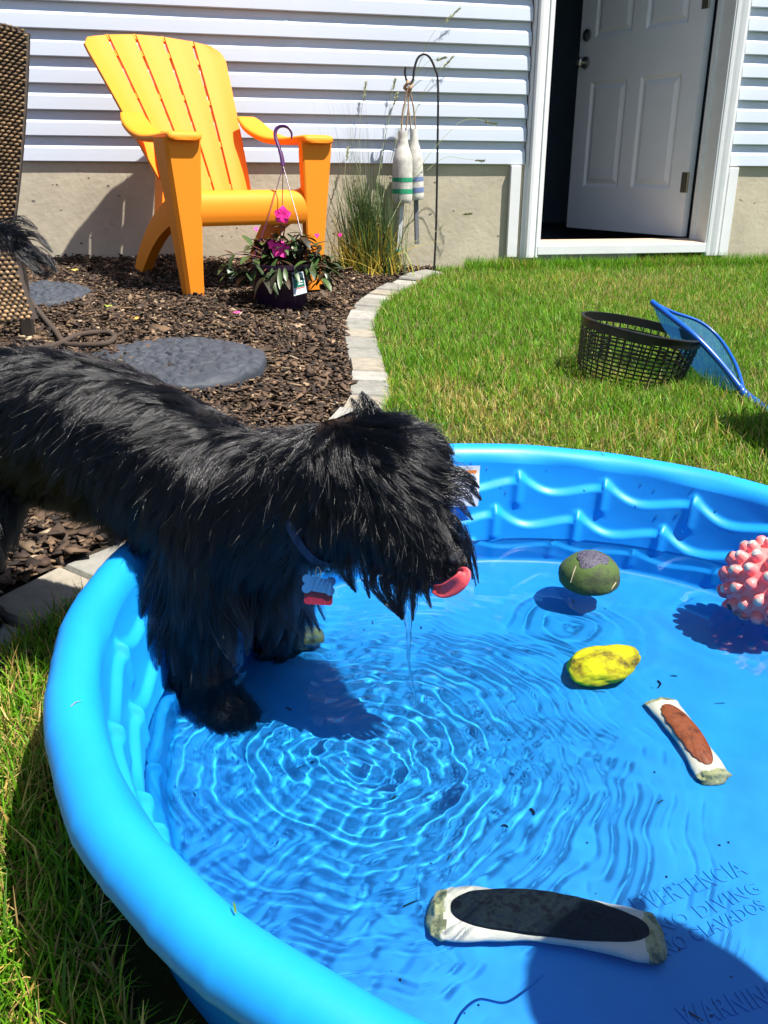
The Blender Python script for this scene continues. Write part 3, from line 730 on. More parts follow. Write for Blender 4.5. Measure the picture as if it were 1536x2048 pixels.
def leaf_mesh(p, d, up, L, W_, fold=.25, curl=.3):
    d = unit(d); s_ = unit(np.cross(d, up)); n_ = np.cross(s_, d); vs = []; fs = []
    N = 5
    for i in range(N + 1):
        t = i / N; w_ = W_ * math.sin(math.pi * min(1, t * .93 + .05)) ** .8; c = p + d * L * t + n_ * (-curl * L * t * t)
        vs += [c - s_ * w_ / 2 + n_ * fold * w_ * .5, c, c + s_ * w_ / 2 + n_ * fold * w_ * .5]
    for i in range(N):
        for k in (0, 1): fs.append((i * 3 + k, i * 3 + k + 1, i * 3 + k + 4, i * 3 + k + 3))
    return vs, fs
top = pc + V(0, 0, .165)
rs = random.Random(5)
stems = []
for k in range(46):
    a = rs.uniform(0, 6.28); r = rs.uniform(.02, .13) ; hgt = rs.uniform(.03, .13) * (1.25 - r / .16)
    stems.append(top + V(r * math.cos(a) * 1.45, r * math.sin(a), hgt - .03 * (r > .1)))
stems += [top + V(*q_) for q_ in ((-.10, -.05, .07), (-.03, -.06, .11), (.15, -.03, .06), (.17, -.02, .03), (-.12, -.07, -.01), (.10, -.09, .02), (.0, -.11, .0), (-.06, -.12, -.02), (.14, -.06, -.03), (-.16, -.03, .045))]
bst = MB()
for q_ in stems: bst.tube([top + (q_ - top) * V(.3, .3, 0) - V(0, 0, .02), (top + q_) / 2 + V(0, 0, .01), q_], .0028, 5)
o = bst.build('stems', mat('red_stem', (.10, .02, .02), .5), pot, smooth=60); o['kind'] = 'stuff'
nl = 0
for q_ in stems:
    for j in range(rs.choice((4, 5, 6))):
        if nl >= 288: break
        a = rs.uniform(0, 6.28); el = rs.uniform(-.7, .6); d_ = V(math.cos(a) * math.cos(el), math.sin(a) * math.cos(el), math.sin(el))
        p = q_ - V(0, 0, rs.uniform(0, .035)) + d_ * .004; L = rs.uniform(.048, .082)
        vs, fs = leaf_mesh(p, d_, V(0, 0, 1), L, L * rs.uniform(.28, .40), .3, rs.uniform(.1, .6))
        c = rs.choice(((1, 1, 1), (.75, .9, 1), (1.3, 1.5, 1.2), (1.3, .45, .6), (.8, .4, .7), (1.6, 1.7, 1.3)))
        npmesh('leaf', np.array(vs), np.array(fs), M_leaf, pot, 'all', np.tile([*c, 1], (len(vs), 1))); nl += 1
# hanging leaves over the pot side
for a, L in ((-1.9, .055), (-1.7, .08), (-1.25, .06), (-2.4, .07), (-.9, .065), (-.5, .07), (-1.55, .05)):
    p = pc + V(.125 * math.cos(a), .125 * math.sin(a), .165); vs, fs = leaf_mesh(p, V(.4 * math.cos(a), .4 * math.sin(a), -1), V(math.cos(a), math.sin(a), 0), L, .018, .3, -.2)
    npmesh('leaf', np.array(vs), np.array(fs), M_leaf, pot, 'all', np.tile([1.5, 1.6, 1.3, 1], (len(vs), 1)))
M_pink = mat('hot_pink_petal', (.95, .03, .30), .5, .3, sub=.0)
def flower(px_, sz, off=0.0):
    c = at(px_[0], px_[1], dpt - .13 + off); fl = MB()
    nrm_ = unit(V(rs.uniform(-.3, .3), -1, rs.uniform(.1, .6))); ax = unit(np.cross(nrm_, V(0, 0, 1))); ay = np.cross(ax, nrm_)
    return c, nrm_, ax, ay, sz
for px_, sz, lbl in (((565, 430), .030, None), ((560, 498), .034, None), ((545, 488), .018, None), ((512, 458), .009, None), ((634, 471), .009, None), ((680, 470), .008, None), ((524, 534), .007, None), ((622, 540), .007, None)):
    c, nrm_, ax, ay, sz = flower(px_, sz); npet = 5 if sz > .012 else 3
    par = None
    for k in range(npet):
        a = k * 2 * math.pi / npet + .4; d_ = ax * math.cos(a) + ay * math.sin(a) + nrm_ * .25
        vs, fs = leaf_mesh(c, d_, nrm_, sz, sz * 1.05, .15, .35)
        npmesh('petal', np.array(vs), np.array(fs), M_pink, pot, 'all')
tg = [at(u, v, dpt - .145) for u, v in ((583, 546), (606, 543), (614, 585), (588, 592))]
MB().prism(tg, CF * .0008).build('plant_tag', mat('tag_card', (.62, .66, .70), .4), pot)
def quadon(pts4, name, m_, par, k):
    MB().add([p - CF * .0006 * k for p in pts4], [(0, 1, 2, 3)]).build(name, m_, par)
def lerp4(q4, u, v): return (q4[0] * (1 - u) + q4[1] * u) * (1 - v) + (q4[3] * (1 - u) + q4[2] * u) * v
M_tgreen = mat('tag_green', (.01, .16, .10), .4); M_tdark = mat('tag_dark', (.02, .05, .06), .4); M_tred = mat('tag_red', (.7, .12, .05), .4)
for (u0, v0, u1, v1, m_) in ((.06, .04, .94, .30, M_tdark), (.06, .32, .94, .68, M_tgreen), (.30, .70, .92, .74, M_tred), (.45, .40, .8, .46, M_white), (.45, .52, .8, .57, M_white)):
    quadon([lerp4(tg, u0, v0), lerp4(tg, u1, v0), lerp4(tg, u1, v1), lerp4(tg, u0, v1)], 'tag_print', m_, pot, 1 if m_ is not M_white else 2)

# ================================================================== ORNAMENTAL GRASS CLUMP BY THE WALL
gc = V(onbed(722, 520)[0], 4.17, 0); gc[2] = float(bedz(gc[0], gc[1]))
clump = thing('ornamental_grass', 'tall feathery grass clump with yellowed base and seed heads against the foundation', 'grass clump', tuple(gc))
def stalks(n, spread, h0, h1, w0, tints, lean, seed, x0=0, bend=.3):
    rg = np.random.default_rng(seed); VS, FS, CS = [], [], []; o = 0
    for _ in range(n):
        a = rg.uniform(0, 6.28); r = spread * abs(rg.normal(0, .5)); b0 = gc + V(r * math.cos(a) + x0, min(r * math.sin(a), .09) * .8, 0); b0[1] = min(b0[1], WY - .01)
        h = rg.uniform(h0, h1); la = rg.normal(-.12, lean); lb = rg.normal(0, lean * .6); bd = rg.uniform(-.5, 1) * bend; N = 6
        up = V(la, lb, 1); rows = []; sd = unit(V(rg.normal(), rg.normal(), .1))
        for i in range(N + 1):
            t = i / N; p = b0 + unit(up) * h * t + V(la + .15 * np.sign(la), lb, -.5 * abs(bd)) * bd * h * t * t; p[1] = min(p[1], WY - .012); w_ = w0 * (1 - t * .85)
            rows += [p - sd * w_ / 2, p + sd * w_ / 2]
        fs = [(2 * i, 2 * i + 1, 2 * i + 3, 2 * i + 2) for i in range(N)]
        c0 = np.array(tints[rg.integers(len(tints))]) * rg.uniform(.7, 1.3)
        VS.append(np.array(rows)); FS.append(np.array(fs) + o); CS.append(np.tile([*c0, 1], (2 * N + 2, 1))); o += 2 * N + 2
    return np.concatenate(VS), np.concatenate(FS), np.concatenate(CS)
def sadd(nm, *a, **k):
    o = npmesh(nm, *stalks(*a, **k)[:2], M_grass, clump, 'all', None); return o
def mk(nm, args):
    vs, fs, cs = stalks(*args); o = npmesh(nm, vs, fs, M_grass, clump, 'all', cs); o['kind'] = 'stuff'; return o
mk('green_blades', (620, .13, .18, .46, .0060, [(.07, .13, .035), (.10, .17, .05), (.05, .09, .03)], .13, 11, 0.0, .25))
mk('fine_stalks', (110, .10, .40, .80, .0020, [(.16, .20, .09), (.11, .15, .06), (.24, .24, .12)], .10, 12, -.01, .15))
mk('dry_blades', (700, .17, .06, .28, .0055, [(.55, .40, .05), (.62, .44, .08), (.38, .30, .04), (.22, .28, .04)], .42, 13, -.02, .9))
# long arching seed stems, traced from the way they lean
def head(par, pts, r0, m_, seed):
    """seed head: spikelets along the end of a stem"""
    rg = random.Random(seed); b = MB(); pts = catmull(pts, 8); n_ = len(pts)
    for i in range(n_):
        for _ in range(3):
            p = pts[i]; d_ = unit(pts[min(i + 1, n_ - 1)] - pts[max(i - 1, 0)]) + V(rg.uniform(-.6, .6), rg.uniform(-.6, .6), rg.uniform(-.5, .5)); d_ = unit(d_); s_ = unit(np.cross(d_, V(rg.uniform(-1, 1), 1, .2))) * .0016; L = rg.uniform(.7, 1.3) * r0
            b.add([p, p + d_ * L * .5 + s_, p + d_ * L, p + d_ * L * .5 - s_], [(0, 1, 2, 3)])
    o = b.build('seed_head', m_, par); return o
M_stemg = mat('pale_stem', (.26, .30, .14), .6); M_seed = mat('seed_head', (.36, .38, .20), .7)
dg = (gc - EYE) @ CF - .03
for i, px_ in enumerate([[(745, 500), (768, 380), (800, 230), (838, 90), (893, 30)], [(742, 500), (760, 330), (778, 240), (790, 190)], [(748, 500), (820, 240), (850, 165), (890, 120)], [(750, 505), (830, 350), (900, 262), (940, 238), (990, 248)],
                         [(752, 510), (860, 470), (905, 430), (940, 428)], [(735, 500), (722, 380), (718, 250), (724, 170)], [(740, 500), (764, 300), (770, 210), (776, 165)], [(738, 490), (700, 420), (690, 350), (696, 300)],
                         [(750, 505), (800, 400), (880, 320), (930, 318), (965, 322)], [(745, 500), (780, 330), (815, 190), (845, 130), (882, 118)]]):
    dd = dg + (-.05 if i % 2 else .02) ; P_ = [at(u, v, dd) for u, v in px_]
    for p in P_: p[1] = min(p[1], WY - .02)
    MB().tube(catmull(P_, 6), [.0016 - .0009 * k / (len(px_) * 6 - 5) for k in range((len(px_) - 1) * 6 + 1)], 4).build('stem', M_stemg, clump)
    q0, q1 = P_[-2], P_[-1]; head(clump, [q0 * .45 + q1 * .55, q0 * .2 + q1 * .8, q1], .016, M_seed, i)

# ================================================================== SHEPHERD HOOK AND BUOYS
pb = onwall(868, 530, WY - .10); pb[2] = float(bedz(pb[0], pb[1])) - .02
M_iron = mat('black_iron', (.02, .02, .022), .45, .5)
dh = lambda u, v: onwall(u, v, WY - .10)
hookpts = [pb] + [dh(872, 460), dh(875, 300), dh(876, 170), dh(870, 138), dh(860, 116), dh(848, 108), dh(836, 116), dh(829, 136), dh(826, 158), dh(820, 168), dh(813, 160), dh(810, 146), dh(811, 134)]
hs = thing('shepherd_hook', 'black iron shepherd hook pole stuck in the ground by the wall, holding two buoys', 'garden hook', tuple(pb))
MB().tube(catmull(hookpts, 6), .0052, 8).build('pole', M_iron, hs, smooth=60)
M_buoyw = mat('weathered_white_buoy', (.62, .60, .55), .8, .2, vary=(26, .35), bump=(40, .4, .003))
M_bgreen = mat('buoy_green', (.03, .32, .17), .7, .2, vary=(40, .25)); M_bblue = mat('buoy_blue', (.16, .22, .42), .7, .2, vary=(40, .3))
M_rope = mat('jute_rope', (.36, .25, .17), .9, .1, bump=(300, .8, .002)); M_stick = mat('painted_stick', (.60, .62, .62), .7, vary=(50, .3)); M_stickd = mat('grey_stick', (.16, .17, .19), .8)
knot = dh(817, 172)
def buoy(topx, botx, dyy, rad, mstripe, st, label, stick_to, mst):
    T = onwall(*topx, WY - .10 - dyy); B = onwall(*botx, WY - .10 - dyy)
    ax = unit(B - T); L = np.linalg.norm(B - T)
    root = thing('buoy', label, 'buoy', tuple(T), 'weathered wooden lobster buoys')
    prof = [(0, .020), (.02, .022), (.12, .024), (.20, .028), (.30, .040), (.38, .047), (.50, .049), (.90, .050), (.985, .049), (1.0, .044)]
    sx = unit(np.cross(ax, V(0, 1, 0))); sy = np.cross(ax, sx)
    def ring(t, r): return [T + ax * L * t + sx * r * math.cos(a) + sy * r * math.sin(a) for a in np.linspace(0, 2 * math.pi, 28, endpoint=False)]
    tt = [p[0] for p in prof]; rr = [p[1] * rad / .05 for p in prof]
    b = MB(); b.grid([ring(t, float(np.interp(t, tt, rr))) for t in np.linspace(0, 1, 30)], closed=True); n0 = len(b.v); b.f += [tuple(range(28)), tuple(range(n0 - 28, n0))]
    b.build('float_body', M_buoyw, root, smooth=50)
    for a0, a1 in st:
        b = MB(); b.grid([ring(t, float(np.interp(t, tt, rr)) + .0008) for t in (a0, a0, a1, a1)], closed=True)
        b.build('stripe', mstripe, root, smooth=30)
    e = onwall(*stick_to, WY - .10 - dyy)
    d_ = unit(e - B); R3 = np.stack([sx, sy, d_], 1)
    MB().box((B + e) / 2, (.020, .018, np.linalg.norm(e - B)), R3, bev=.002).build('handle', mst, root)
    if mstripe is M_bgreen: MB().box(e + d_ * .004, (.021, .019, .018), R3).build('handle_tip', mat('teal_tip', (.05, .42, .33), .6), root)
    for s_ in (-1, 1):
        MB().tube([T + sx * .010 * s_ + ax * .02, T * .5 + knot * .5 + sx * .012 * s_, knot], .0035, 6).build('rope', M_rope, root, smooth=60)
    return root
buoy((806, 262), (804, 406), .012, .047, M_bgreen, ((.64, .70), (.80, .865)), 'weathered white buoy with two green stripes hanging on the garden hook', (796, 500), M_stick)
buoy((827, 258), (832, 400), -.035, .038, M_bblue, ((.67, .73), (.82, .89)), 'weathered white buoy with two faded blue stripes hanging behind the green one', (834, 488), M_stickd)
b = MB()
for dx_, dz_, r_ in ((0, 0, .012),):
    pts = [knot + V(.014 * math.cos(a) + .004 * math.sin(3 * a), .010 * math.sin(2 * a), .016 * math.sin(a)) for a in np.linspace(0, 2 * math.pi * 1.9, 30)]
    b.tube(pts, .007, 8)
tag(b.build('rope_knot', M_rope, smooth=60), 'brown jute rope knot tied around the hook above the buoys', 'rope')

# ================================================================== WICKER CHAIR AT THE LEFT EDGE
M_wic = mat('wicker_tan', (.20, .125, .062), .6, .3, attr=True); M_wicd = mat('wicker_dark', (.028, .018, .013), .8)
M_leg = mat('wicker_frame_dark', (.022, .016, .013), .6)
wd = 2.15
wr = thing('wicker_chair', 'tall brown woven wicker seat cut off at the left edge of the yard', 'wicker chair', tuple(onbed(40, 668)))
def weave(rect, rows_, pitch, name, bright=1.0, skew=0.0):
    """rect(u, v) -> point, v down; pellets laid like basket weave, 'rows_' rows"""
    ico = np.array([[1, 0, 0], [-1, 0, 0], [0, 1, 0], [0, -1, 0], [0, 0, 1], [0, 0, -1], [.62, .62, .5], [-.62, .62, .5], [.62, -.62, .5], [-.62, -.62, .5]])
    VS, FS, CS = [], [], []; o = 0
    tri = [(4, 6, 7), (4, 8, 6), (4, 9, 8), (4, 7, 9), (6, 2, 7), (7, 1, 9), (9, 3, 8), (8, 0, 6), (6, 0, 2), (7, 2, 1), (9, 1, 3), (8, 3, 0), (5, 2, 0), (5, 1, 2), (5, 3, 1), (5, 0, 3)]
    for i in range(rows_):
        v = (i + .5) / rows_; a, b_ = rect(0, v), rect(1, v); wl = np.linalg.norm(b_ - a); nc = max(1, int(wl / pitch)); ex = unit(b_ - a); c0 = rect(.5, min(1, v + .01)); ez = unit(rect(.5, v) - c0); en = unit(np.cross(ex, ez)); 
        if en[1] > 0: en = -en
        rh = np.linalg.norm(rect(.5, 0) - rect(.5, 1)) / rows_
        for k in range(nc):
            u = (k + .5 + (.5 if i % 2 else 0)) * pitch / wl
            if u > .995: continue
            p = rect(u, v) + en * .002; sc_ = V(pitch * .50 * rng.uniform(.85, 1.15), rh * .46, .0060)
            q = ico * sc_; tl = rng.uniform(.15, .45); ex2 = ex * math.cos(tl) + ez * math.sin(tl) * .8; M3 = np.stack([ex2, np.cross(en, ex2), en])
            VS.append(p + q @ M3); FS.append(np.array(tri) + o); cc = rng.uniform(.35, 1.25) * bright; CS.append(np.tile([cc, cc, cc, 1], (10, 1))); o += 10
    ob = npmesh(name, np.concatenate(VS), np.concatenate(FS), M_wic, wr, 'all', np.concatenate(CS)); ob['kind'] = 'stuff'
LF = V(-CR[0], -CR[1], 0) ; LF = unit(LF); NF = unit(V(CF[0], CF[1], 0))
TR, BR = at(57, 66, wd), at(28, 440, wd - .02)
TRr = at(40, 42, wd + .01)
def back_rect(u, v):
    edge = TR * (1 - v) + BR * v + V(.006, 0, 0) * math.sin(v * 3); 
    top_in = .0 if v > .06 else 0
    return edge + LF * (1 - u) * .46 + NF * (-.03 * math.sin(math.pi * u)) + V(0, 0, .035) * (1 - v) * math.sin(math.pi * min(1, (1 - u) * 1.0 + .0)) ** .6
weave(back_rect, 50, .0130, 'woven_back', .9)
P0 = [[back_rect(u, v) + NF * .004 for u in np.linspace(0, 1, 14)] for v in np.linspace(0, 1, 20)]
def shell2(P0, off, name, m_, par):
    a, b_ = len(P0), len(P0[0]); m_b = MB(); m_b.grid(P0); n0 = len(m_b.v); m_b.grid([[p + off for p in r] for r in P0])
    for j in range(b_ - 1):
        m_b.f += [(j, j + 1, n0 + j + 1, n0 + j), ((a - 1) * b_ + j, (a - 1) * b_ + j + 1, n0 + (a - 1) * b_ + j + 1, n0 + (a - 1) * b_ + j)]
    for i in range(a - 1):
        m_b.f += [(i * b_, (i + 1) * b_, n0 + (i + 1) * b_, n0 + i * b_), (i * b_ + b_ - 1, (i + 1) * b_ + b_ - 1, n0 + (i + 1) * b_ + b_ - 1, n0 + i * b_ + b_ - 1)]
    return m_b.build(name, m_, par)
shell2(P0, NF * .010, 'back_panel', M_wicd, wr)
s0, s1, s2, s3 = at(30, 440, wd - .02), at(48, 560, wd - .10), at(76, 636, wd - .14), at(20, 672, wd - .15)
def skirt_rect(u, v):
    e = s0 * (1 - v / .55) + s1 * (v / .55) if v < .55 else s1 * (1 - (v - .55) / .45) + s2 * ((v - .55) / .45)
    return e + LF * (1 - u) * .50 - NF * .04 * math.sin(math.pi * u * .9) - V(0, 0, 1) * (.022 * v * (1 - u) * 2 if u > .5 else .022 * v)
weave(skirt_rect, 24, .0135, 'woven_skirt', 1.5)
P0 = [[skirt_rect(u, v) + NF * .004 for u in np.linspace(0, 1, 14)] for v in np.linspace(0, 1, 10)]
shell2(P0, NF * .010, 'skirt_panel', M_wicd, wr)
MB().box((at(30, 450, wd) + LF * .30 + NF * .22), (.34, .42, .05), None, bev=.012).build('seat', M_wicd, wr)
for a_, c_ in ((.13, .06), (.44, .06), (.16, .40), (.44, .40)):
    p = at(30, 470, wd) + LF * a_ + NF * c_; g_ = float(bedz(p[0], p[1])); MB().box((p[0], p[1], (p[2] + g_) / 2 - .005), (.035, .035, p[2] - g_ + .01), bev=.003).build('leg', M_leg, wr)
# brown cord loop lying on the mulch
lp = [onbed(u, v, .024) for u, v in ((60, 600), (85, 632), (112, 664), (128, 686), (150, 690), (185, 690), (215, 686), (229, 676), (222, 667), (195, 665), (160, 669), (135, 679), (110, 690), (60, 698), (20, 702))]
tag(MB().tube(catmull(lp, 6), .0085, 8).build('leash', mat('brown_leash', (.05, .033, .024), .9, bump=(200, .5, .002)), smooth=60), 'brown rope leash looped on the bark between the wicker chair and stepping stone', 'leash')

# ================================================================== BLACK BASKET
M_bk = mat('black_plastic', (.012, .012, .013), .32, .55)
bb0 = onground(1262, 778); bax = unit(V(.16, -.05, 1)); BR_, BH = .174, .212
ctop = at(1282, 657, (bb0 - EYE) @ CF + .06); 
bsx = unit(np.cross(V(0, 1, 0), bax)); bsy = np.cross(bax, bsx); bcen = ctop - bax * BH
bas = thing('basket', 'black woven plastic basket tilted on the lawn', 'basket', tuple(bcen))
def bp(a, h, dr=0): r = .138 + (.174 - .138) * (h / BH) ** .8 + dr; return bcen + bsx * r * math.cos(a) + bsy * r * math.sin(a) + bax * h
NR = 44
ribme = None
for k in range(NR):
    a = 2 * math.pi * k / NR; b = MB(); w_ = .0042
    for h0, h1 in ((.0, BH),):
        q = []
        for h in (0, BH / 2, BH):
            for dr in (-.0012, .0012):
                for da in (-w_ / .16 / 2, w_ / .16 / 2): q.append(bp(a + da, h, dr))
        b.add(q, [(0, 1, 5, 4), (2, 6, 7, 3), (0, 4, 6, 2), (1, 3, 7, 5), (4, 5, 9, 8), (6, 10, 11, 7), (4, 8, 10, 6), (5, 7, 11, 9), (0, 2, 3, 1), (8, 9, 11, 10)])
    b.build('rib', M_bk, bas)
for i in range(16):
    h = .010 + i * .0114; rows = []
    n_ = NR * 6
    for j in range(n_):
        a = 2 * math.pi * j / n_; dr = .0030 * math.cos(a * NR / 2 + (math.pi if i % 2 else 0)); c = bp(a, h, dr)
        rd = unit(bsx * math.cos(a) + bsy * math.sin(a)); rows.append([c + rd * .0012 * x_ + bax * .0024 * z_ for x_, z_ in ((-1, -1), (1, -1), (1, 1), (-1, 1))])
    rows.append(rows[0]); MB().grid(rows, closed=True).build('strand', M_bk, bas, smooth=40)
rows = []
for j in range(97):
    a = 2 * math.pi * j / 96; rd = unit(bsx * math.cos(a) + bsy * math.sin(a)); c = bp(a, BH, 0)
    rows.append([c + rd * x_ + bax * z_ for x_, z_ in ((-.003, -.017), (.003, -.017), (.004, .004), (.007, .006), (.006, .009), (-.003, .009))])
MB().grid(rows, closed=True).build('rim', M_bk, bas, smooth=40)
MB().prism([bp(a, 0) for a in np.linspace(0, 2 * math.pi, 40, endpoint=False)], bax * .003).build('base', M_bk, bas)

# ================================================================== BLUE SKIMMER NET
M_nblue = mat('blue_net_frame', (.004, .085, .42), .3, .5)
M_net = D.materials.new('blue_net_mesh'); M_net.use_nodes = True; n_ = M_net.node_tree; n_.nodes.clear()
pb_ = n_.nodes.new('ShaderNodeBsdfPrincipled'); pb_.inputs['Base Color'].default_value = (.003, .10, .27, 1); pb_.inputs['Roughness'].default_value = .85
tp_ = n_.nodes.new('ShaderNodeBsdfTransparent'); tp_.inputs[0].default_value = (.55, .85, 1, 1); mx = n_.nodes.new('ShaderNodeMixShader'); mx.inputs[0].default_value = .50; ou = n_.nodes.new('ShaderNodeOutputMaterial')
n_.links.new(tp_.outputs[0], mx.inputs[1]); n_.links.new(pb_.outputs[0], mx.inputs[2]); n_.links.new(mx.outputs[0], ou.inputs[0])
dn = (bb0 - EYE) @ CF
near_ = [at(u, v, d_) for u, v, d_ in ((1304, 604, dn + .10), (1340, 632, dn + .04), (1385, 668, dn - .02), (1425, 708, dn - .05), (1462, 752, dn - .07), (1490, 790, dn - .09))]
far_ = [at(u, v, d_) for u, v, d_ in ((1304, 604, dn + .10), (1345, 624, dn + .16), (1400, 644, dn + .18), (1440, 678, dn + .16), (1472, 730, dn + .06), (1490, 790, dn - .09))]
net = thing('skimmer_net', 'blue pool skimmer net leaning on the rim of the black basket', 'skimmer net', tuple(bb0 + V(.25, 0, 0)))
nc_, fc_ = catmull(near_, 6), catmull(far_, 6)
MB().tube(nc_, .0085, 8).build('hoop', M_nblue, net, smooth=60)
MB().tube(fc_, .0050, 8).build('hoop', M_nblue, net, smooth=60)
sag = []
for s_ in np.linspace(0, 1, 12):
    row = []
    for i in range(len(nc_)):
        t = i / (len(nc_) - 1); p = nc_[i] * (1 - s_) + fc_[i] * s_; p = p + V(-.30, .10, -.42) * .24 * math.sin(math.pi * s_) * math.sin(math.pi * min(1, t * 1.05)) ** .8 * (t > .0) * (.35 + .65 * t)
        p = p.copy(); p[2] = max(p[2], float(G(p[0], p[1])) + .004); row.append(p)
    sag.append(row)
MB().grid(sag).build('net_mesh', M_net, net, smooth='all')
hp = [at(1478, 772, dn - .08), at(1492, 792, dn - .09), at(1512, 806, dn - .12), at(1540, 826, dn - .17), at(1640, 890, dn - .32), at(1760, 960, dn - .45)]
MB().tube(catmull(hp, 6), [.010] * 4 + [.0135] * 27, 10).build('handle', M_nblue, net, smooth=60)
# ================================================================== DOG
from mathutils.bvhtree import BVHTree
from mathutils.kdtree import KDTree
def cdir(du, dv, dd=0.0): return unit(CR * du - CU * dv + CF * dd)
dog = thing('dog', 'shaggy black dog standing with its front paws in the pool, licking its nose', 'dog', (0.0, 1.0, .03))
M_skin = mat('dog_skin', (.006, .006, .007), .6, .3)
# node: (name, position, radius, comb, length, lift, gravity, clump)
def N(u, v, d, r, comb, ln, lift=.25, grav=.15, cl=.5): return dict(p=at(u, v, d), r=r, c=unit(comb), l=ln, up=lift, g=grav, k=cl)
def NWd(p, r, comb, ln, lift=.25, grav=.2, cl=.7): return dict(p=V(*p), r=r, c=unit(comb), l=ln, up=lift, g=grav, k=cl)
TB = cdir(-.75, .55)        # torso: backwards and down
dn_ = V(0, 0, -1)
nd = {
 'rump': N(-70, 852, 1.19, .092, TB, .029), 't1': N(60, 846, 1.155, .096, TB, .030), 't2': N(180, 868, 1.125, .096, cdir(-.6, .5), .032), 't3': N(300, 920, 1.095, .096, cdir(-.55, .65), .034),
 't4': N(395, 980, 1.07, .092, cdir(-.5, .75), .042), 'ch': N(475, 1020, 1.045, .090, cdir(-.35, .9), .046), 'brisket': N(515, 1085, 1.06, .060, cdir(0, 1), .060, .2, .4, .8),
 'n1': N(560, 990, 1.015, .072, cdir(-.5, .6), .034), 'n2': N(635, 972, .99, .064, cdir(-.45, .7), .032), 'thr': N(650, 1040, .985, .046, cdir(-.1, 1), .028),
 'h1': N(715, 945, .972, .064, cdir(.5, .6), .034), 'h2': N(782, 942, .96, .060, cdir(.9, .35), .032, .3, .1), 'brow': N(820, 958, .955, .038, cdir(.9, .35), .030, .5, .05, .7),
 'ck': N(748, 1020, .958, .046, cdir(.0, 1), .028, .2, .3, .7), 'm1': N(828, 1048, .945, .036, cdir(.35, 1), .026, .2, .3, .8), 'm2': N(876, 1096, .94, .025, cdir(.25, 1), .016, .25, .3, .85), 'm3': N(903, 1122, .938, .021, cdir(.6, .8), .010, .2, .2, .8),
 'jaw': N(812, 1112, .945, .026, cdir(-.1, 1), .024, .2, .5, .9), 'jaw2': N(858, 1142, .94, .017, cdir(0, 1), .014, .2, .5, .9),
 'fl0': N(420, 1070, 1.03, .056, cdir(-.3, 1), .055, .25, .3, .7), 'fl1': N(405, 1190, 1.035, .042, cdir(-.25, 1), .052, .3, .35, .8), 'fl2': NWd((-.005, .965, .125), .034, cdir(-.2, 1), .045, .35, .3, .85), 'fl3': NWd((.010, .945, .060), .032, cdir(.1, 1), .030, .4, .2, .8), 'fl4': NWd((.030, .915, .033), .030, cdir(.4, .6), .022, .3, .1, .8),
 'fr0': N(520, 1110, 1.10, .050, cdir(0, 1), .055, .25, .3, .8), 'fr1': N(560, 1200, 1.12, .036, cdir(0, 1), .050, .25, .3, .85), 'fr2': NWd((.09, 1.075, .11), .030, cdir(0, 1), .035, .3, .3, .85), 'fr3': NWd((.10, 1.055, .035), .030, cdir(.3, 1), .022, .3, .2, .85),
 'hl0': N(-50, 930, 1.16, .075, cdir(-.2, 1), .045), 'hl1': N(-45, 1030, 1.13, .050, cdir(-.1, 1), .045), 'hl2': N(-95, 1110, 1.17, .030, cdir(0, 1), .035), 'hl3': NWd((-.305, 1.13, .055), .026, (0, 0, -1), .03),  'hl4': NWd((-.275, 1.10, .048), .028, (0, 0, -1), .02),
 'hr0': N(-90, 920, 1.27, .070, cdir(-.2, 1), .045), 'hr1': N(-80, 1010, 1.27, .045, cdir(-.1, 1), .04), 'hr2': N(-130, 1070, 1.31, .028, cdir(0, 1), .035), 'hr3': NWd((-.33, 1.27, .07), .026, (0, 0, -1), .03), 'hr4': NWd((-.30, 1.24, .062), .028, (0, 0, -1), .02),
 'tl0': N(-120, 790, 1.24, .030, cdir(-.3, .3), .03), 'tl1': N(-150, 640, 1.27, .022, cdir(-.3, -.6), .035), 'tl2': N(-110, 520, 1.28, .019, cdir(.2, -.6), .035), 'tl3': N(-30, 458, 1.27, .016, cdir(1, .1), .036, .3, .3, .6), 'tl4': N(38, 478, 1.26, .013, cdir(1, .9), .036, .25, .3, .6), 'tl5': N(72, 517, 1.25, .007, cdir(1, .8), .030, .2, .1, .7),
}
links = [('rump', 't1'), ('t1', 't2'), ('t2', 't3'), ('t3', 't4'), ('t4', 'ch'), ('ch', 'brisket'), ('ch', 'n1'), ('n1', 'n2'), ('n2', 'h1'), ('n2', 'thr'), ('thr', 'ck'), ('h1', 'h2'), ('h2', 'brow'), ('h1', 'ck'), ('h2', 'm1'), ('brow', 'm1'), ('ck', 'm1'), ('m1', 'm2'), ('m2', 'm3'), ('ck', 'jaw'), ('jaw', 'jaw2'), ('m1', 'jaw'), ('m2', 'jaw2'),
         ('t4', 'fl0'), ('ch', 'fl0'), ('fl0', 'fl1'), ('fl1', 'fl2'), ('fl2', 'fl3'), ('fl3', 'fl4'), ('brisket', 'fr0'), ('ch', 'fr0'), ('fr0', 'fr1'), ('fr1', 'fr2'), ('fr2', 'fr3'),
         ('rump', 'hl0'), ('hl0', 'hl1'), ('hl1', 'hl2'), ('hl2', 'hl3'), ('hl3', 'hl4'), ('rump', 'hr0'), ('hr0', 'hr1'), ('hr1', 'hr2'), ('hr2', 'hr3'), ('hr3', 'hr4'), ('rump', 'tl0'), ('tl0', 'tl1'), ('tl1', 'tl2'), ('tl2', 'tl3'), ('tl3', 'tl4'), ('tl4', 'tl5'), ('n2', 'fl0') if False else ('n1', 'brisket')]
bm = bmesh.new()
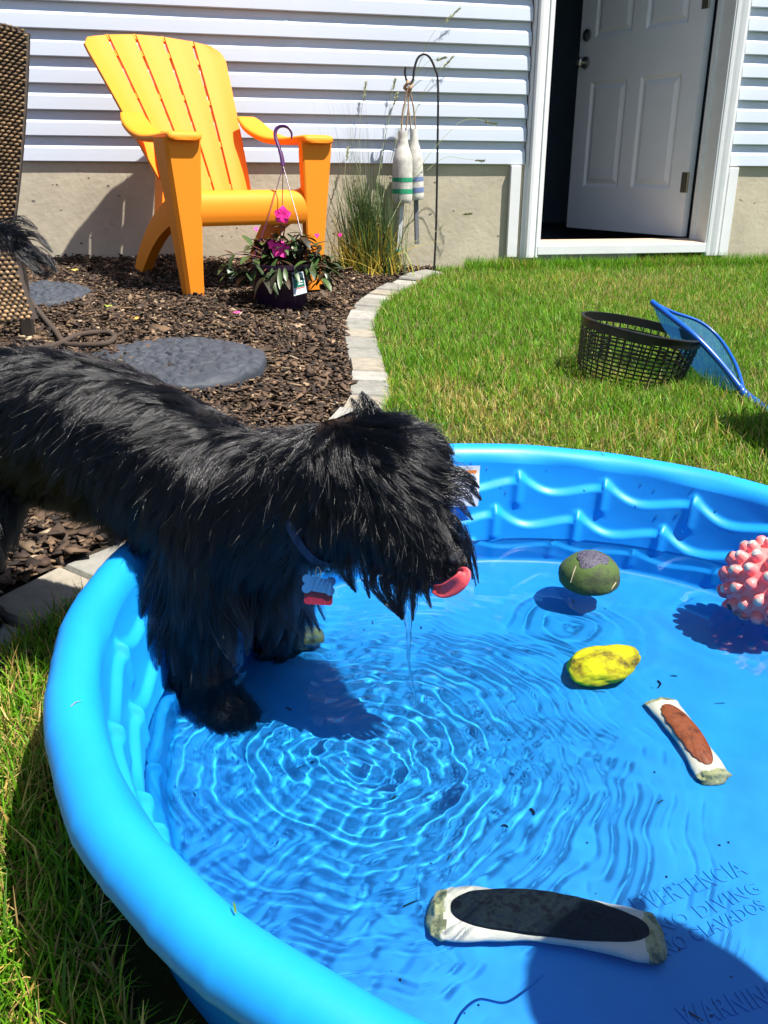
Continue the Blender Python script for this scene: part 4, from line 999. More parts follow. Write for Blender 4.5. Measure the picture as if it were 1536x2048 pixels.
for a, b_ in links:
    A_, B_ = nd[a], nd[b_]; L = np.linalg.norm(B_['p'] - A_['p']); k = max(2, int(L / .010))
    for i in range(k + 1):
        t = i / k; p = A_['p'] * (1 - t) + B_['p'] * t; r = A_['r'] * (1 - t) + B_['r'] * t
        bmesh.ops.create_icosphere(bm, subdivisions=2, radius=r, matrix=Matrix.Translation(Vector(p)))
tmp = D.meshes.new('tmp'); bm.to_mesh(tmp); bm.free()
to = D.objects.new('tmp', tmp); COL.objects.link(to)
md = to.modifiers.new('r', 'REMESH'); md.mode = 'VOXEL'; md.voxel_size = .006
ms = to.modifiers.new('s', 'SMOOTH'); ms.iterations = 8; ms.factor = .6
dg_ = bpy.context.evaluated_depsgraph_get(); bme = D.meshes.new_from_object(to.evaluated_get(dg_)); bme.name = 'body'
D.objects.remove(to); D.meshes.remove(tmp)
body = link('body', bme, M_skin, dog, 'all'); bme.materials.clear(); bme.materials.append(M_skin)
body.cycles.is_caustics_receiver = True
bv = BVHTree.FromPolygons([v.co[:] for v in bme.vertices], [tuple(p.vertices) for p in bme.polygons])
# sample roots
bme.calc_loop_triangles(); nt_ = len(bme.loop_triangles); tri = np.empty(nt_ * 3, np.int32); bme.loop_triangles.foreach_get('vertices', tri); tri = tri.reshape(-1, 3)
co = np.empty(len(bme.vertices) * 3, np.float32); bme.vertices.foreach_get('co', co); co = co.reshape(-1, 3).astype(float)
vn = np.empty(len(bme.vertices) * 3, np.float32); bme.vertices.foreach_get('normal', vn); vn = vn.reshape(-1, 3).astype(float)
names = list(nd); NP = np.array([nd[k]['p'] for k in names]); NC = np.array([nd[k]['c'] for k in names]); NPAR = np.array([[nd[k]['l'], nd[k]['up'], nd[k]['g'], nd[k]['k'], nd[k]['r']] for k in names])
def sample(n):
    a, b_, c = co[tri[:, 0]], co[tri[:, 1]], co[tri[:, 2]]; ar = np.linalg.norm(np.cross(b_ - a, c - a), axis=1) / 2
    ctr = (a + b_ + c) / 3; rel = ctr - EYE; ff = rel @ CF; uu = 768 + FPX * (rel @ CR) / ff
    wgt = np.where(uu > -40, 1.0, .25); hd = np.exp(-((uu - 800) / 200) ** 2); wgt *= 1 + .9 * hd
    pr = ar * wgt; t = rng.choice(len(tri), n, p=pr / pr.sum()); r1 = np.sqrt(rng.uniform(0, 1, n)); r2 = rng.uniform(0, 1, n)
    w0, w1, w2 = (1 - r1)[:, None], (r1 * (1 - r2))[:, None], (r1 * r2)[:, None]
    nn = w0 * vn[tri[t, 0]] + w1 * vn[tri[t, 1]] + w2 * vn[tri[t, 2]]
    return w0 * a[t] + w1 * b_[t] + w2 * c[t], nn / np.linalg.norm(nn, axis=1)[:, None]
def params(P):
    d = np.linalg.norm(P[:, None, :] - NP[None], axis=2) - NPAR[None, :, 4] * .9; w_ = 1 / (np.maximum(d, .004)) ** 3.5; w_ /= w_.sum(1)[:, None]
    c = w_ @ NC; return c / np.linalg.norm(c, axis=1)[:, None], w_ @ NPAR
NG = 3800; GP, GN = sample(NG); gc_, gp_ = params(GP); K = 8
paths = np.zeros((NG, K, 3))
for i in range(NG):
    n_, c, (ln, lift, gr, cl_, _) = GN[i], gc_[i], gp_[i]
    sw = V(*mnoise.noise_vector(Vector(GP[i] * 14))) * .60 + V(*mnoise.noise_vector(Vector(GP[i] * 45))) * .35
    t_ = c + sw; t_ = t_ - (t_ @ n_) * n_ ; d = unit(unit(t_) + n_ * lift * rng.uniform(.4, 1.2)); L = ln * rng.uniform(.65, 1.25); p = GP[i].copy(); paths[i, 0] = p
    for k in range(1, K):
        d = unit(d + dn_ * gr * .8 + unit(t_) * .10 + rng.normal(0, .06, 3)); p = p + d * L / (K - 1)
        loc, nor, _, dist = bv.find_nearest(Vector(p))
        if loc is not None:
            q = p - V(*loc); s_ = q @ V(*nor)
            mind = .0015 + .0045 * k / (K - 1)
            if s_ < mind: p = p + V(*nor) * (mind - s_)
        paths[i, k] = p
kd = KDTree(NG)
for i in range(NG): kd.insert(Vector(GP[i]), i)
kd.balance()
NH = 130000; RP, RN = sample(NH); g1 = np.zeros(NH, int)
for i in range(NH): g1[i] = kd.find(Vector(RP[i]))[1]
off = paths[g1] - paths[g1][:, :1]; sc_ = rng.uniform(.7, 1.12, NH)[:, None, None]
tt = np.linspace(0, 1, K)[None, :, None]; cl_ = np.minimum(1, gp_[g1, 3][:, None, None] * 1.25 + .12) * rng.uniform(.6, 1.0, (NH, 1, 1))
HP = RP[:, None, :] + off * sc_
fr_ = rng.normal(0, .0016, (NH, 1, 3)) * tt
HP = HP * (1 - cl_ * tt ** 1.3) + (paths[g1][:, :1] + off * sc_) * (cl_ * tt ** 1.3) + fr_
fly = rng.uniform(0, 1, NH) < .05; HP[fly] += (RN[fly][:, None, :] * .010 + rng.normal(0, .004, (fly.sum(), 1, 3))) * (tt ** 1.5)
rad = np.full((NH, K), .00019) * (1 - .8 * np.linspace(0, 1, K) ** 2)[None]
HPs, RDs = [HP], [rad]
# explicit wet locks and tufts: (pixels, depth, hairs, root spread)
locks = [([(845, 1140), (852, 1185), (862, 1216)], .935, 40, .006), ([(795, 1130), (768, 1165), (803, 1238)], .945, 130, .010), ([(758, 1130), (744, 1172), (797, 1232)], .945, 60, .006), ([(805, 1140), (800, 1190), (806, 1238)], .945, 110, .009), ([(815, 1140), (806, 1190), (798, 1228)], .946, 70, .008), ([(825, 1140), (828, 1190), (826, 1240)], .94, 60, .006),
         ([(725, 1125), (731, 1160), (739, 1196)], .955, 45, .006), ([(703, 1110), (700, 1150), (711, 1184)], .96, 70, .010), ([(735, 1120), (745, 1150), (757, 1178)], .955, 25, .005), ([(690, 1090), (680, 1135), (706, 1176)], .965, 60, .010),
         ([(922, 1050), (943, 1100), (957, 1166)], .93, 26, .004), ([(915, 1050), (935, 1100), (945, 1158)], .93, 18, .004), ([(925, 1075), (936, 1110), (952, 1172)], .932, 12, .003), ([(900, 1030), (918, 1045), (916, 1068)], .93, 30, .005),
         ([(885, 960), (930, 965), (962, 1000)], .945, 60, .010), ([(885, 940), (930, 948), (958, 975)], .945, 70, .010), ([(880, 975), (925, 985), (950, 1012)], .94, 60, .010), ([(870, 1000), (910, 1000), (945, 1040)], .938, 40, .009), ([(850, 890), (882, 882), (908, 908)], .955, 60, .010), ([(850, 900), (885, 895), (905, 930)], .953, 60, .010), ([(845, 870), (870, 866), (895, 893)], .957, 45, .010),
         ([(735, 850), (728, 815), (724, 784)], .965, 60, .012), ([(725, 850), (715, 820), (702, 796)], .965, 40, .010), ([(745, 850), (742, 820), (730, 788)], .965, 50, .010), ([(755, 850), (752, 828), (742, 800)], .965, 50, .010), ([(765, 848), (762, 835), (755, 815)], .965, 45, .010),
         ([(600, 1150), (606, 1200), (640, 1262)], 1.04, 40, .012), ([(585, 1150), (590, 1220), (580, 1290)], 1.05, 50, .012), ([(560, 1160), (558, 1230), (553, 1290)], 1.05, 60, .014), ([(530, 1170), (525, 1230), (520, 1280)], 1.05, 60, .014), ([(500, 1170), (495, 1230), (500, 1285)], 1.04, 60, .014), ([(615, 1140), (628, 1190), (650, 1240)], 1.03, 25, .010), ([(545, 1160), (560, 1230), (600, 1270)], 1.05, 30, .012),
         ([(350, 1120), (318, 1200), (300, 1290)], 1.03, 70, .014), ([(360, 1180), (325, 1260), (318, 1330)], 1.03, 60, .014), ([(340, 1090), (300, 1160), (285, 1230)], 1.03, 60, .014), ([(380, 1200), (350, 1280), (350, 1350)], 1.03, 70, .014), ([(430, 1210), (450, 1280), (470, 1330)], 1.02, 60, .014), ([(450, 1180), (490, 1250), (495, 1310)], 1.02, 60, .014),
         ([(60, 500), (95, 520), (112, 545)], 1.25, 80, .010), ([(20, 470), (70, 470), (105, 505)], 1.25, 50, .010), ([(0, 455), (40, 440), (75, 458)], 1.26, 40, .010), ([(50, 510), (80, 545), (105, 545)], 1.25, 50, .010)]
for pts, d_, nh, sp in locks:
    c = catmull([at(u, v, d_ - .01) for u, v in pts], 4)[:K + 0] if False else catmull([at(u, v, d_ - .01) for u, v in pts], 4)
    ix = np.linspace(0, len(c) - 1, K); c = np.array([c[int(i)] * (1 - i % 1) + c[min(int(i) + 1, len(c) - 1)] * (i % 1) for i in ix])
    o = rng.normal(0, sp * .55, (nh, 1, 3)); fall = (1 - tt) ** .75 * .92 + .06
    q = c[None] + o * fall + rng.normal(0, .0006, (nh, K, 3)); HPs.append(q); RDs.append(np.full((nh, K), .00030) * (1 - .7 * np.linspace(0, 1, K) ** 2)[None])
HP = np.concatenate(HPs); rad = np.concatenate(RDs)
hc = D.hair_curves.new('fur'); hc.add_curves([K] * len(HP)); hc.attributes['position'].data.foreach_set('vector', HP.astype(np.float32).ravel())
ra = hc.attributes.get('radius') or hc.attributes.new('radius', 'FLOAT', 'POINT'); ra.data.foreach_set('value', rad.astype(np.float32).ravel())
M_fur = D.materials.new('black_fur'); M_fur.use_nodes = True; n_ = M_fur.node_tree; n_.nodes.clear()
hb = n_.nodes.new('ShaderNodeBsdfHairPrincipled'); hb.parametrization = 'COLOR'; hb.inputs['Color'].default_value = (.0016, .0017, .0024, 1); hb.inputs['Roughness'].default_value = .16; hb.inputs['Radial Roughness'].default_value = .22; hb.inputs['IOR'].default_value = 1.46
hb.inputs['Random Roughness'].default_value = .3; ou = n_.nodes.new('ShaderNodeOutputMaterial'); n_.links.new(hb.outputs[0], ou.inputs[0])
hc.materials.append(M_fur)
fur = D.objects.new('fur', hc); COL.objects.link(fur); fur.parent = dog; fur.matrix_parent_inverse = Matrix.Translation(-Vector(dog.location))
# nose, tongue, eye
M_nose = mat('wet_nose', (.008, .008, .009), .26, .5, bump=(900, 1.0, .0020))
b = MB(); nc0 = at(911, 1113, .919); ax = cdir(.75, .35, -.35); rx = unit(np.cross(ax, V(0, 0, 1))); rz = np.cross(rx, ax)
rows = []
for i in range(13):
    t = i / 12 * math.pi; row = []
    for j in range(20):
        a = 2 * math.pi * j / 20; rr = math.sin(t) * (1 - .25 * max(0, math.cos(a - 4.71)) ** 3)
        row.append(nc0 + ax * (-math.cos(t)) * .008 + rx * .0115 * rr * math.cos(a) + rz * .0092 * rr * math.sin(a))
    rows.append(row)
b.grid(rows, closed=True); b.build('nose', M_nose, dog, smooth='all')
for s_ in (-1, 1):
    c = nc0 + ax * .0068 + rx * .0055 * s_ - rz * .001; b = MB(); b.lathe([(.0001, .0012), (.0018, .0012), (.0026, 0)], c, 10, np.stack([rx, rz, ax], 1)); b.build('nostril', M_seal, dog)
M_tongue = mat('tongue_pink', (.66, .07, .085), .48, .4, bump=(420, .6, .0010), vary=(160, .25))
tp = catmull([at(868, 1178, .93), at(885, 1182, .922), at(905, 1174, .915), at(922, 1160, .910), at(929, 1146, .912), at(918, 1142, .920)], 6); b = MB(); rows = []
for i, p in enumerate(tp):
    t = i / (len(tp) - 1); td = unit(tp[min(i + 1, len(tp) - 1)] - tp[max(0, i - 1)]); sdv = unit(np.cross(td, CF)); wv = unit(np.cross(td, sdv)); w_ = .0045 + .0042 * math.sin(math.pi * min(1, t * 1.1)); w_ *= (1 if t < .85 else math.sqrt(max(.02, 1 - ((t - .85) / .15) ** 2)))
    rows.append([p + sdv * w_ * math.cos(a) + wv * .0032 * math.sin(a) + wv * .0045 * (abs(math.cos(a)) - .6) for a in np.linspace(0, 2 * math.pi, 18, endpoint=False)])
b.grid(rows, closed=True); b.f.append(tuple(range(18))); n0 = len(b.v); b.f.append(tuple(range(n0 - 18, n0))); b.build('tongue', M_tongue, dog, smooth='all')
ec = at(832, 1050, .918); b = MB(); b.lathe([(.0001, .008), (.004, .0069), (.0069, .004), (.008, 0), (.0069, -.004), (.0001, -.008)], ec, 16); b.build('eye', mat('dog_eye', (.02, .01, .006), .08, .8), dog, smooth='all')

# collar and tags
collar = thing('dog_collar', 'blue collar with a blue bone shaped tag and a red tag on the black dog', 'dog collar', tuple(at(600, 1040, .99)))
M_collar = mat('blue_webbing', (.002, .014, .045), .7, bump=(400, .5, .001)); M_ring = M_steel
cp = [at(545, 940, .975), at(556, 985, .950), at(575, 1040, .942), at(600, 1090, .951), at(632, 1122, .955), at(660, 1126, .98), at(640, 1080, 1.06), at(590, 960, 1.11), at(555, 900, 1.06), at(540, 900, .98)]
ccv = catmull(cp + [cp[0]], 6); rows = []; cc = np.mean(cp, axis=0)
for i, p in enumerate(ccv):
    t_ = unit(ccv[min(i + 1, len(ccv) - 1)] - ccv[max(i - 1, 0)]); o_r = unit(p - cc); wdir = unit(np.cross(t_, o_r))
    rows.append([p + wdir * .0045 * x_ + o_r * .0012 * z_ for x_, z_ in ((-1, -1), (1, -1), (1, 1), (-1, 1))])
MB().grid(rows, closed=True).build('strap', M_collar, collar, smooth=40)
dt_ = .955
rgp = [at(636 + 5 * math.cos(a), 1146 + 12 * math.sin(a), dt_) for a in np.linspace(0, 2 * math.pi, 18)]
MB().tube(rgp, .0009, 6, caps=False).build('ring', M_ring, collar, smooth=60)
def plate(pxs, d_, name, m_, th_=.0015):
    MB().prism([at(u, v, d_) for u, v in pxs], CF * th_).build(name, m_, collar)
bone = []
for cx_, cy_, a0, a1 in ((617, 1161, 300, 90), (617, 1179, 270, 60), (659, 1183, 120, -90), (659, 1165, 90, -120)): pass
def arc(cx_, cy_, r, a0, a1, n=9): return [(cx_ + r * math.cos(math.radians(a)), cy_ - r * math.sin(math.radians(a))) for a in np.linspace(a0, a1, n)]
bone = arc(614, 1158, 9.5, 30, 245) + arc(613, 1177, 9.5, 115, 330) + arc(660, 1182, 9.5, 210, 425) + arc(662, 1163, 9.5, 295, 510)
plate(bone, dt_ - .004, 'bone_tag', mat('blue_tag', (.008, .07, .20), .35, .5))
plate([(608, 1160), (666, 1163), (665, 1206), (661, 1211), (612, 1208), (608, 1204)], dt_, 'square_tag', mat('red_tag', (.16, .004, .022), .4))
# ================================================================== TOYS IN THE WATER
def uw(u, v, z):
    """point at height z seen through the water surface"""
    r = unit(ray(u, v)); p = EYE + r * ((WZ - EYE[2]) / r[2]); h = V(r[0], r[1], 0); sh = np.linalg.norm(h) / 1.333; d = unit(h) * sh + V(0, 0, -math.sqrt(1 - sh * sh))
    return p + d * ((z - WZ) / d[2])
def floor_z(x, y): return float(PC[2] - (PN[0] * (x - PC[0]) + PN[1] * (y - PC[1])) / PN[2] - ZF / PN[2])
def blob(c, rad3, R_, mat_, name, parent=None, lump=.05, seed=0, sub=4, fn=None):
    bm = bmesh.new(); bmesh.ops.create_icosphere(bm, subdivisions=sub, radius=1.0)
    for v in bm.verts:
        n0 = V(*v.co); k = 1 + lump * mnoise.noise(Vector(n0 * 1.6) + Vector((seed, 0, 0))) * 1.6 + lump * .4 * mnoise.noise(Vector(n0 * 5) + Vector((0, seed, 0)))
        p = n0 * k
        if fn: p = fn(p)
        v.co = Vector(c + R_ @ (p * np.asarray(rad3)))
    me = D.meshes.new(name); bm.to_mesh(me); bm.free(); o = link(name, me, mat_, parent, 'all'); o.cycles.is_caustics_receiver = True; return o
def rockmat(name, c1, c2, c3, sc=22, p1=.48, rough=.55):
    M = mat(name, c1, rough, .4, bump=(120, .6, .002)); n = M.node_tree; tc = n.nodes.new('ShaderNodeTexCoord'); t = n.nodes.new('ShaderNodeTexNoise'); t.inputs['Scale'].default_value = sc; t.inputs['Detail'].default_value = 8; t.inputs['Roughness'].default_value = .7
    r = n.nodes.new('ShaderNodeValToRGB'); e = r.color_ramp.elements; e[0].position = p1 - .10; e[0].color = (*c3, 1); e[1].position = p1 + .06; e[1].color = (*c1, 1); x = e.new(p1 - .02); x.color = (*c2, 1)
    n.links.new(tc.outputs['Object'], t.inputs['Vector']); n.links.new(t.outputs['Fac'], r.inputs['Fac']); n.links.new(r.outputs['Color'], n.nodes['Principled BSDF'].inputs['Base Color']); return M
# old tennis ball, green, dark worn top
gp0 = onz(1180, 1165, WZ + .004); fz = floor_z(gp0[0], gp0[1]); RG = .0435
gball = thing('old_ball', 'worn mossy green ball with a dark bald patch, half sunk in the pool water', 'ball', (gp0[0], gp0[1], WZ - .03))
M_green = rockmat('mossy_felt', (.055, .095, .018), (.045, .065, .022), (.022, .032, .015), 30, .46, .8)
gc0 = V(gp0[0] + .004, gp0[1] + .012, WZ + .008)
blob(gc0, (RG * 1.06, RG, RG * .86), rotz(.3), M_green, 'felt_cover', gball, .03, 3)
M_patch = rockmat('bald_rubber', (.03, .025, .045), (.10, .09, .13), (.012, .01, .02), 160, .5, .7)
def cap(c, r3, cdir_, ang, m_, name, par, seed):
    b = MB(); z = unit(cdir_); x = unit(np.cross(z, V(1, .1, 0))); y = np.cross(z, x); rows = []
    for i in range(9):
        row = []
        for j in range(30):
            a = 2 * math.pi * j / 30; an = ang * (i / 8) * (1 + .14 * math.sin(3 * a + seed) + .07 * math.sin(7 * a)); d = z * math.cos(an) + (x * math.cos(a) + y * math.sin(a)) * math.sin(an)
            row.append(c + d * np.asarray(r3) * (1.012 - .012 * (i / 8) ** 3 * 2))
        rows.append(row)
    b.grid(rows, closed=True); o = b.build(name, m_, par, smooth='all'); return o
cap(gc0, (RG * 1.07, RG * 1.02, RG * .89), (-.08, -.25, 1), .52, M_patch, 'bald_patch', gball, 1)
M_seam = mat('ball_seam', (.36, .30, .20), .8)
for pts in ([(1152, 1132), (1146, 1148), (1141, 1165)], [(1232, 1165), (1222, 1180), (1214, 1198)]):
    q = []
    for u, v in pts:
        r = ray(u, v); A_ = (EYE - gc0) / V(RG * 1.06, RG, RG * .86); B_ = r / V(RG * 1.06, RG, RG * .86); aa = B_ @ B_; bb_ = 2 * A_ @ B_; cc_ = A_ @ A_ - 1.0; dsc = bb_ * bb_ - 4 * aa * cc_
        t = (-bb_ - math.sqrt(max(dsc, 0))) / (2 * aa); q.append(EYE + r * t)
    MB().tube(catmull(q, 4), .0009, 6).build('seam', M_seam, gball, smooth=60)
# yellow toy
yp = uw(1206, 1336, .020); fz = floor_z(yp[0], yp[1])
M_ytoy = rockmat('yellow_felt', (.80, .74, .010), (.55, .42, .015), (.14, .10, .02), 26, .455, .85)
yt = blob(V(yp[0], yp[1], fz + .029), (.056, .037, .028), rotz(.30) @ roty(-.12), M_ytoy, 'chewed_ball', None, .09, 11, 5, lambda p: p * V(1, 1 - .22 * max(0, p[0]), 1 - .1 * p[0]))
tag(yt, 'flattened bright yellow chewed ball with dark scuffs lying on pool bottom', 'ball')
# small mottled olive ball under the dog
op = uw(612, 1288, .03); fz = floor_z(op[0], op[1])
ot = blob(V(op[0], op[1], fz + .024), (.026, .022, .024), rotz(.4), rockmat('olive_rubber', (.12, .15, .055), (.05, .08, .03), (.012, .02, .012), 60, .48), 'small_ball', None, .12, 5, 4)
tag(ot, 'small mottled olive ball on the pool bottom right beside the far paw of the dog', 'ball')
# pink spiky ball
pk = onz(1542, 1172, WZ + .030); RP_ = .060
pball = thing('spiky_ball', 'pink rubber ball covered in nubs floating at the right edge of the pool', 'ball', tuple(pk - V(0, 0, .06)))
M_pk = D.materials.new('pink_rubber'); M_pk.use_nodes = True; n_ = M_pk.node_tree; p_ = n_.nodes['Principled BSDF']; tc = n_.nodes.new('ShaderNodeTexCoord'); t_ = n_.nodes.new('ShaderNodeTexNoise'); t_.inputs['Scale'].default_value = 8; t_.inputs['Detail'].default_value = 2; rr_ = n_.nodes.new('ShaderNodeValToRGB')
rr_.color_ramp.elements[0].position = .40; rr_.color_ramp.elements[0].color = (.80, .055, .12, 1); rr_.color_ramp.elements[1].position = .62; rr_.color_ramp.elements[1].color = (.86, .21, .20, 1)
n_.links.new(tc.outputs['Object'], t_.inputs['Vector']); n_.links.new(t_.outputs['Fac'], rr_.inputs['Fac']); n_.links.new(rr_.outputs['Color'], p_.inputs['Base Color']); p_.inputs['Roughness'].default_value = .42
blob(pk, (RP_,) * 3, np.eye(3), M_pk, 'ball_body', pball, .0, 0, 4)
M_tipc = mat('worn_nub_tip', (.52, .50, .46), .6, vary=(90, .4)); M_tipd = mat('dark_nub_tip', (.02, .022, .04), .6)
NB = 96; gr_ = math.pi * (3 - math.sqrt(5)); rs2 = random.Random(9)
nubme = {}
for k in range(NB):
    z = 1 - 2 * (k + .5) / NB; r = math.sqrt(1 - z * z); a = k * gr_; d_ = V(r * math.cos(a), r * math.sin(a), z); d_ = rotx(.4) @ d_
    x_ = unit(np.cross(d_, V(.3, .2, 1))); R3 = np.stack([x_, np.cross(d_, x_), d_], 1)
    b = MB(); b.lathe([(.0105, -.003), (.0086, .002), (.0078, .006), (.0062, .0090), (.0036, .0107), (.0003, .0113)], pk + d_ * RP_, 12, R3); o = b.build('nub', M_pk, pball, smooth='all')
    if rs2.random() < .7:
        b = MB(); b.lathe([(.0056, .0100), (.0034, .0113), (.0003, .0119)], pk + d_ * RP_, 12, R3); b.build('nub_tip', M_tipd if rs2.random() < .38 else M_tipc, o, smooth='all')
# ---- filled bones
M_bone = rockmat('bone_white', (.72, .66, .54), (.60, .52, .38), (.36, .30, .18), 26, .33, .5)
M_boneend = rockmat('bone_end_crust', (.50, .47, .26), (.36, .36, .18), (.16, .17, .09), 60, .5, .8)
def bone_toy(A_, B_, w_, hgt, label, fillmat, jag, fw, bowamt=0.0, f0=.13, f1=.90):
    L = np.linalg.norm((B_ - A_)[:2]); ax = unit(V(B_[0] - A_[0], B_[1] - A_[1], 0)); sd = V(-ax[1], ax[0], 0); zf = lambda p: floor_z(p[0], p[1])
    root = thing('filled_bone', label, 'dog bone', (A_[0], A_[1], zf(A_) + .002))
    def cpt(t): p = A_ + (B_ - A_) * t + sd * bowamt * math.sin(math.pi * t); return V(p[0], p[1], zf(p))
    def hw(t): return w_ * (1.0 - .10 * math.cos(2 * math.pi * t) * -1 + .10 * math.exp(-((t - .03) / .06) ** 2) + .12 * math.exp(-((t - .97) / .05) ** 2) - .10 * (t > .5) * math.sin((t - .5) * 2 * math.pi) * .5) * math.sqrt(max(.02, 1 - (abs(t - .5) * 2) ** 8))
    rows = []; NTB = 130
    for i in range(NTB + 1):
        t = i / NTB; c = cpt(t); row = []; h_ = hw(t); hh = hgt * (1.0 + .18 * math.exp(-((t - .04) / .07) ** 2) + .18 * math.exp(-((t - .96) / .06) ** 2)) * math.sqrt(max(.03, 1 - (abs(t - .5) * 2) ** 7))
        endk = math.exp(-((t - .03) / .07) ** 2) + math.exp(-((t - .97) / .06) ** 2)
        for j in range(44):
            a = 2 * math.pi * j / 44; q = c + sd * h_ * math.cos(a) + V(0, 0, hh * (.5 + .5 * math.sin(a)))
            nz = mnoise.noise(Vector(q * 40)) * .0010 + endk * (mnoise.noise(Vector(q * 110)) * .0065 + mnoise.noise(Vector(q * 260)) * .003)
            q = q + (sd * math.cos(a) + V(0, 0, math.sin(a))) * nz; row.append(q)
        rows.append(row)
    mb = MB(); mb.grid(rows, closed=True); mb.f += [tuple(range(44)), tuple(NTB * 44 + j for j in range(44))]
    o = mb.build('bone', M_bone, root, smooth='all'); o.data.materials.append(M_boneend)
    for p in o.data.polygons:
        s_ = (V(*p.center) + 0 - A_) @ ax / L
        if s_ < .085 + .03 * mnoise.noise(Vector(p.center) * 90) or s_ > .905 + .02 * mnoise.noise(Vector(p.center) * 90): p.material_index = 1
    wet(o)
    rows = []; NF_ = 70; NA_ = 70
    tc_, tr_ = (f0 + f1) / 2, (f1 - f0) / 2
    for k_, (rs_, dz) in enumerate(((1.0, -.006), (1.0, .0012), (.93, .0024), (.6, .0028), (.25, .0030))):
        row = []
        for j in range(NA_):
            a = 2 * math.pi * j / NA_; jg = 1 + (jag * math.sin(a * 19) * (math.sin(a) < -.1) if jag else 0) * .05 + .01 * math.sin(5 * a)
            ca, sa = math.cos(a), math.sin(a); ca = math.copysign(abs(ca) ** .75, ca); sa = math.copysign(abs(sa) ** .9, sa)
            t = tc_ + tr_ * ca * rs_ * (1 if not jag else (1 + .2 * (jg - 1))); c = cpt(t); q = c + sd * fw * sa * rs_ * jg * (1 - .08 * ca)
            row.append(q + V(0, 0, hgt * (1 - .10 * abs(sa * rs_)) + dz + .0006 * mnoise.noise(Vector(q * 200))))
        rows.append(row)
    mb = MB(); mb.grid(rows, closed=True); mb.f.append(tuple(4 * NA_ + j for j in range(NA_))); o = mb.build('filling', fillmat, root, smooth=50); wet(o)
    return root
M_filld = rockmat('dark_filling', (.005, .009, .018), (.010, .018, .022), (.003, .004, .008), 70, .5, .95); M_filld.node_tree.nodes['Principled BSDF'].inputs['Specular IOR Level'].default_value = .1
M_fillb = rockmat('brown_filling', (.32, .075, .022), (.20, .045, .014), (.10, .022, .008), 50, .44, .5)
bone_toy(uw(850, 1832, .006), uw(1336, 1874, .006), .0295, .024, 'large chew bone with a long black filling, lying on the pool floor', M_filld, 0, .0238, .010, .105, .925)
bone_toy(uw(1312, 1394, .012), uw(1436, 1556, .012), .0200, .022, 'small filled chew bone with brown jagged filling at the right of the pool', M_fillb, 1, .0155, .004, .15, .86)
# twigs and specks in the pool
M_twig = mat('wet_twig', (.05, .025, .02), .6)
for pts, lb in (([(1062, 1608), (1067, 1614), (1070, 1622)], 'tiny curved dark twig on pool bottom just above the large bone'), ([(1316, 1356), (1321, 1362), (1316, 1370)], 'tiny dark twig curl between the yellow ball and the small bone')):
    q = [uw(u, v, .012) for u, v in pts]
    for p in q: p[2] = floor_z(p[0], p[1]) + .003
    tag(MB().tube(catmull(q, 4), [.0016 - .0001 * i for i in range(9)], 6).build('twig', M_twig), lb, 'twig')
b = MB(); rs3 = random.Random(4)
for _ in range(46):
    u, v = rs3.uniform(560, 1530), rs3.uniform(1180, 2040); p = uw(u, v, .01); 
    if np.hypot(p[0] - PC[0], p[1] - PC[1]) > .42: continue
    s_ = rs3.uniform(.0004, .0012); b.box((p[0], p[1], floor_z(p[0], p[1]) + s_), (s_ * 2, s_ * 1.4, s_), rotz(rs3.uniform(0, 3)))
tag(b.build('grit', M_twig), kind='stuff')
# bubbles on the surface
for i, (u, v) in enumerate(((703, 1316), (640, 1322), (1290, 1163), (808, 1262), (814, 1268))): pass
# grass clippings stuck on the lip and sunk in the water
VS, FS, CS = [], [], []; o_n = 0
for k in range(46):
    a = rs3.uniform(0, 6.28)
    if k < 22: c = pl(rs3.uniform(.528, .562), a, -.0015)
    else:
        r_ = .44 * math.sqrt(rs3.random()); c = pl(r_, a, ZF); c[2] = floor_z(c[0], c[1]) + .0015
    L = rs3.uniform(.006, .018); w_ = rs3.uniform(.0008, .0018); b2 = rs3.uniform(0, 3.14); d_ = V(math.cos(b2), math.sin(b2), 0); s_ = V(-d_[1], d_[0], 0) * w_ / 2
    VS.append(np.array([c - s_, c + s_, c + d_ * L * .5 + s_ + V(0, 0, .0016), c + d_ * L * .5 - s_ + V(0, 0, .0016), c + d_ * L + s_ * .3, c + d_ * L - s_ * .3])); FS.append(np.array([[0, 1, 2, 3], [3, 2, 4, 5]]) + o_n); o_n += 6
    cc_ = rs3.choice(((.10, .20, .02), (.40, .32, .10), (.06, .035, .02), (.30, .25, .06))); CS.append(np.tile([*cc_, 1], (6, 1)))
tag(npmesh('grass_clippings', np.concatenate(VS), np.concatenate(FS), M_grass, col=np.concatenate(CS)), kind='stuff')
# ---- dribble of water from the beard
M_drip = D.materials.new('dribble'); M_drip.use_nodes = True; p_ = M_drip.node_tree.nodes['Principled BSDF']; p_.inputs['Transmission Weight'].default_value = 1; p_.inputs['Roughness'].default_value = 0; p_.inputs['IOR'].default_value = 1.333
tp_ = at(812, 1195, .945); bt = V(tp_[0] + .012, tp_[1] + .006, WZ)
pts = [tp_ * (1 - t) + bt * t + V(.003 * math.sin(t * 9) * t, 0, 0) for t in np.linspace(0, 1, 26)]
dr = MB().tube(pts, [.0062 * (1 - t) ** 3 + .0011 + .0004 * math.sin(t * 40) for t in np.linspace(0, 1, 26)], 10).build('water_dribble', M_drip, smooth='all')
tag(dr, 'thin thread of water running from the chin of the dog down to the pool', 'water dribble')
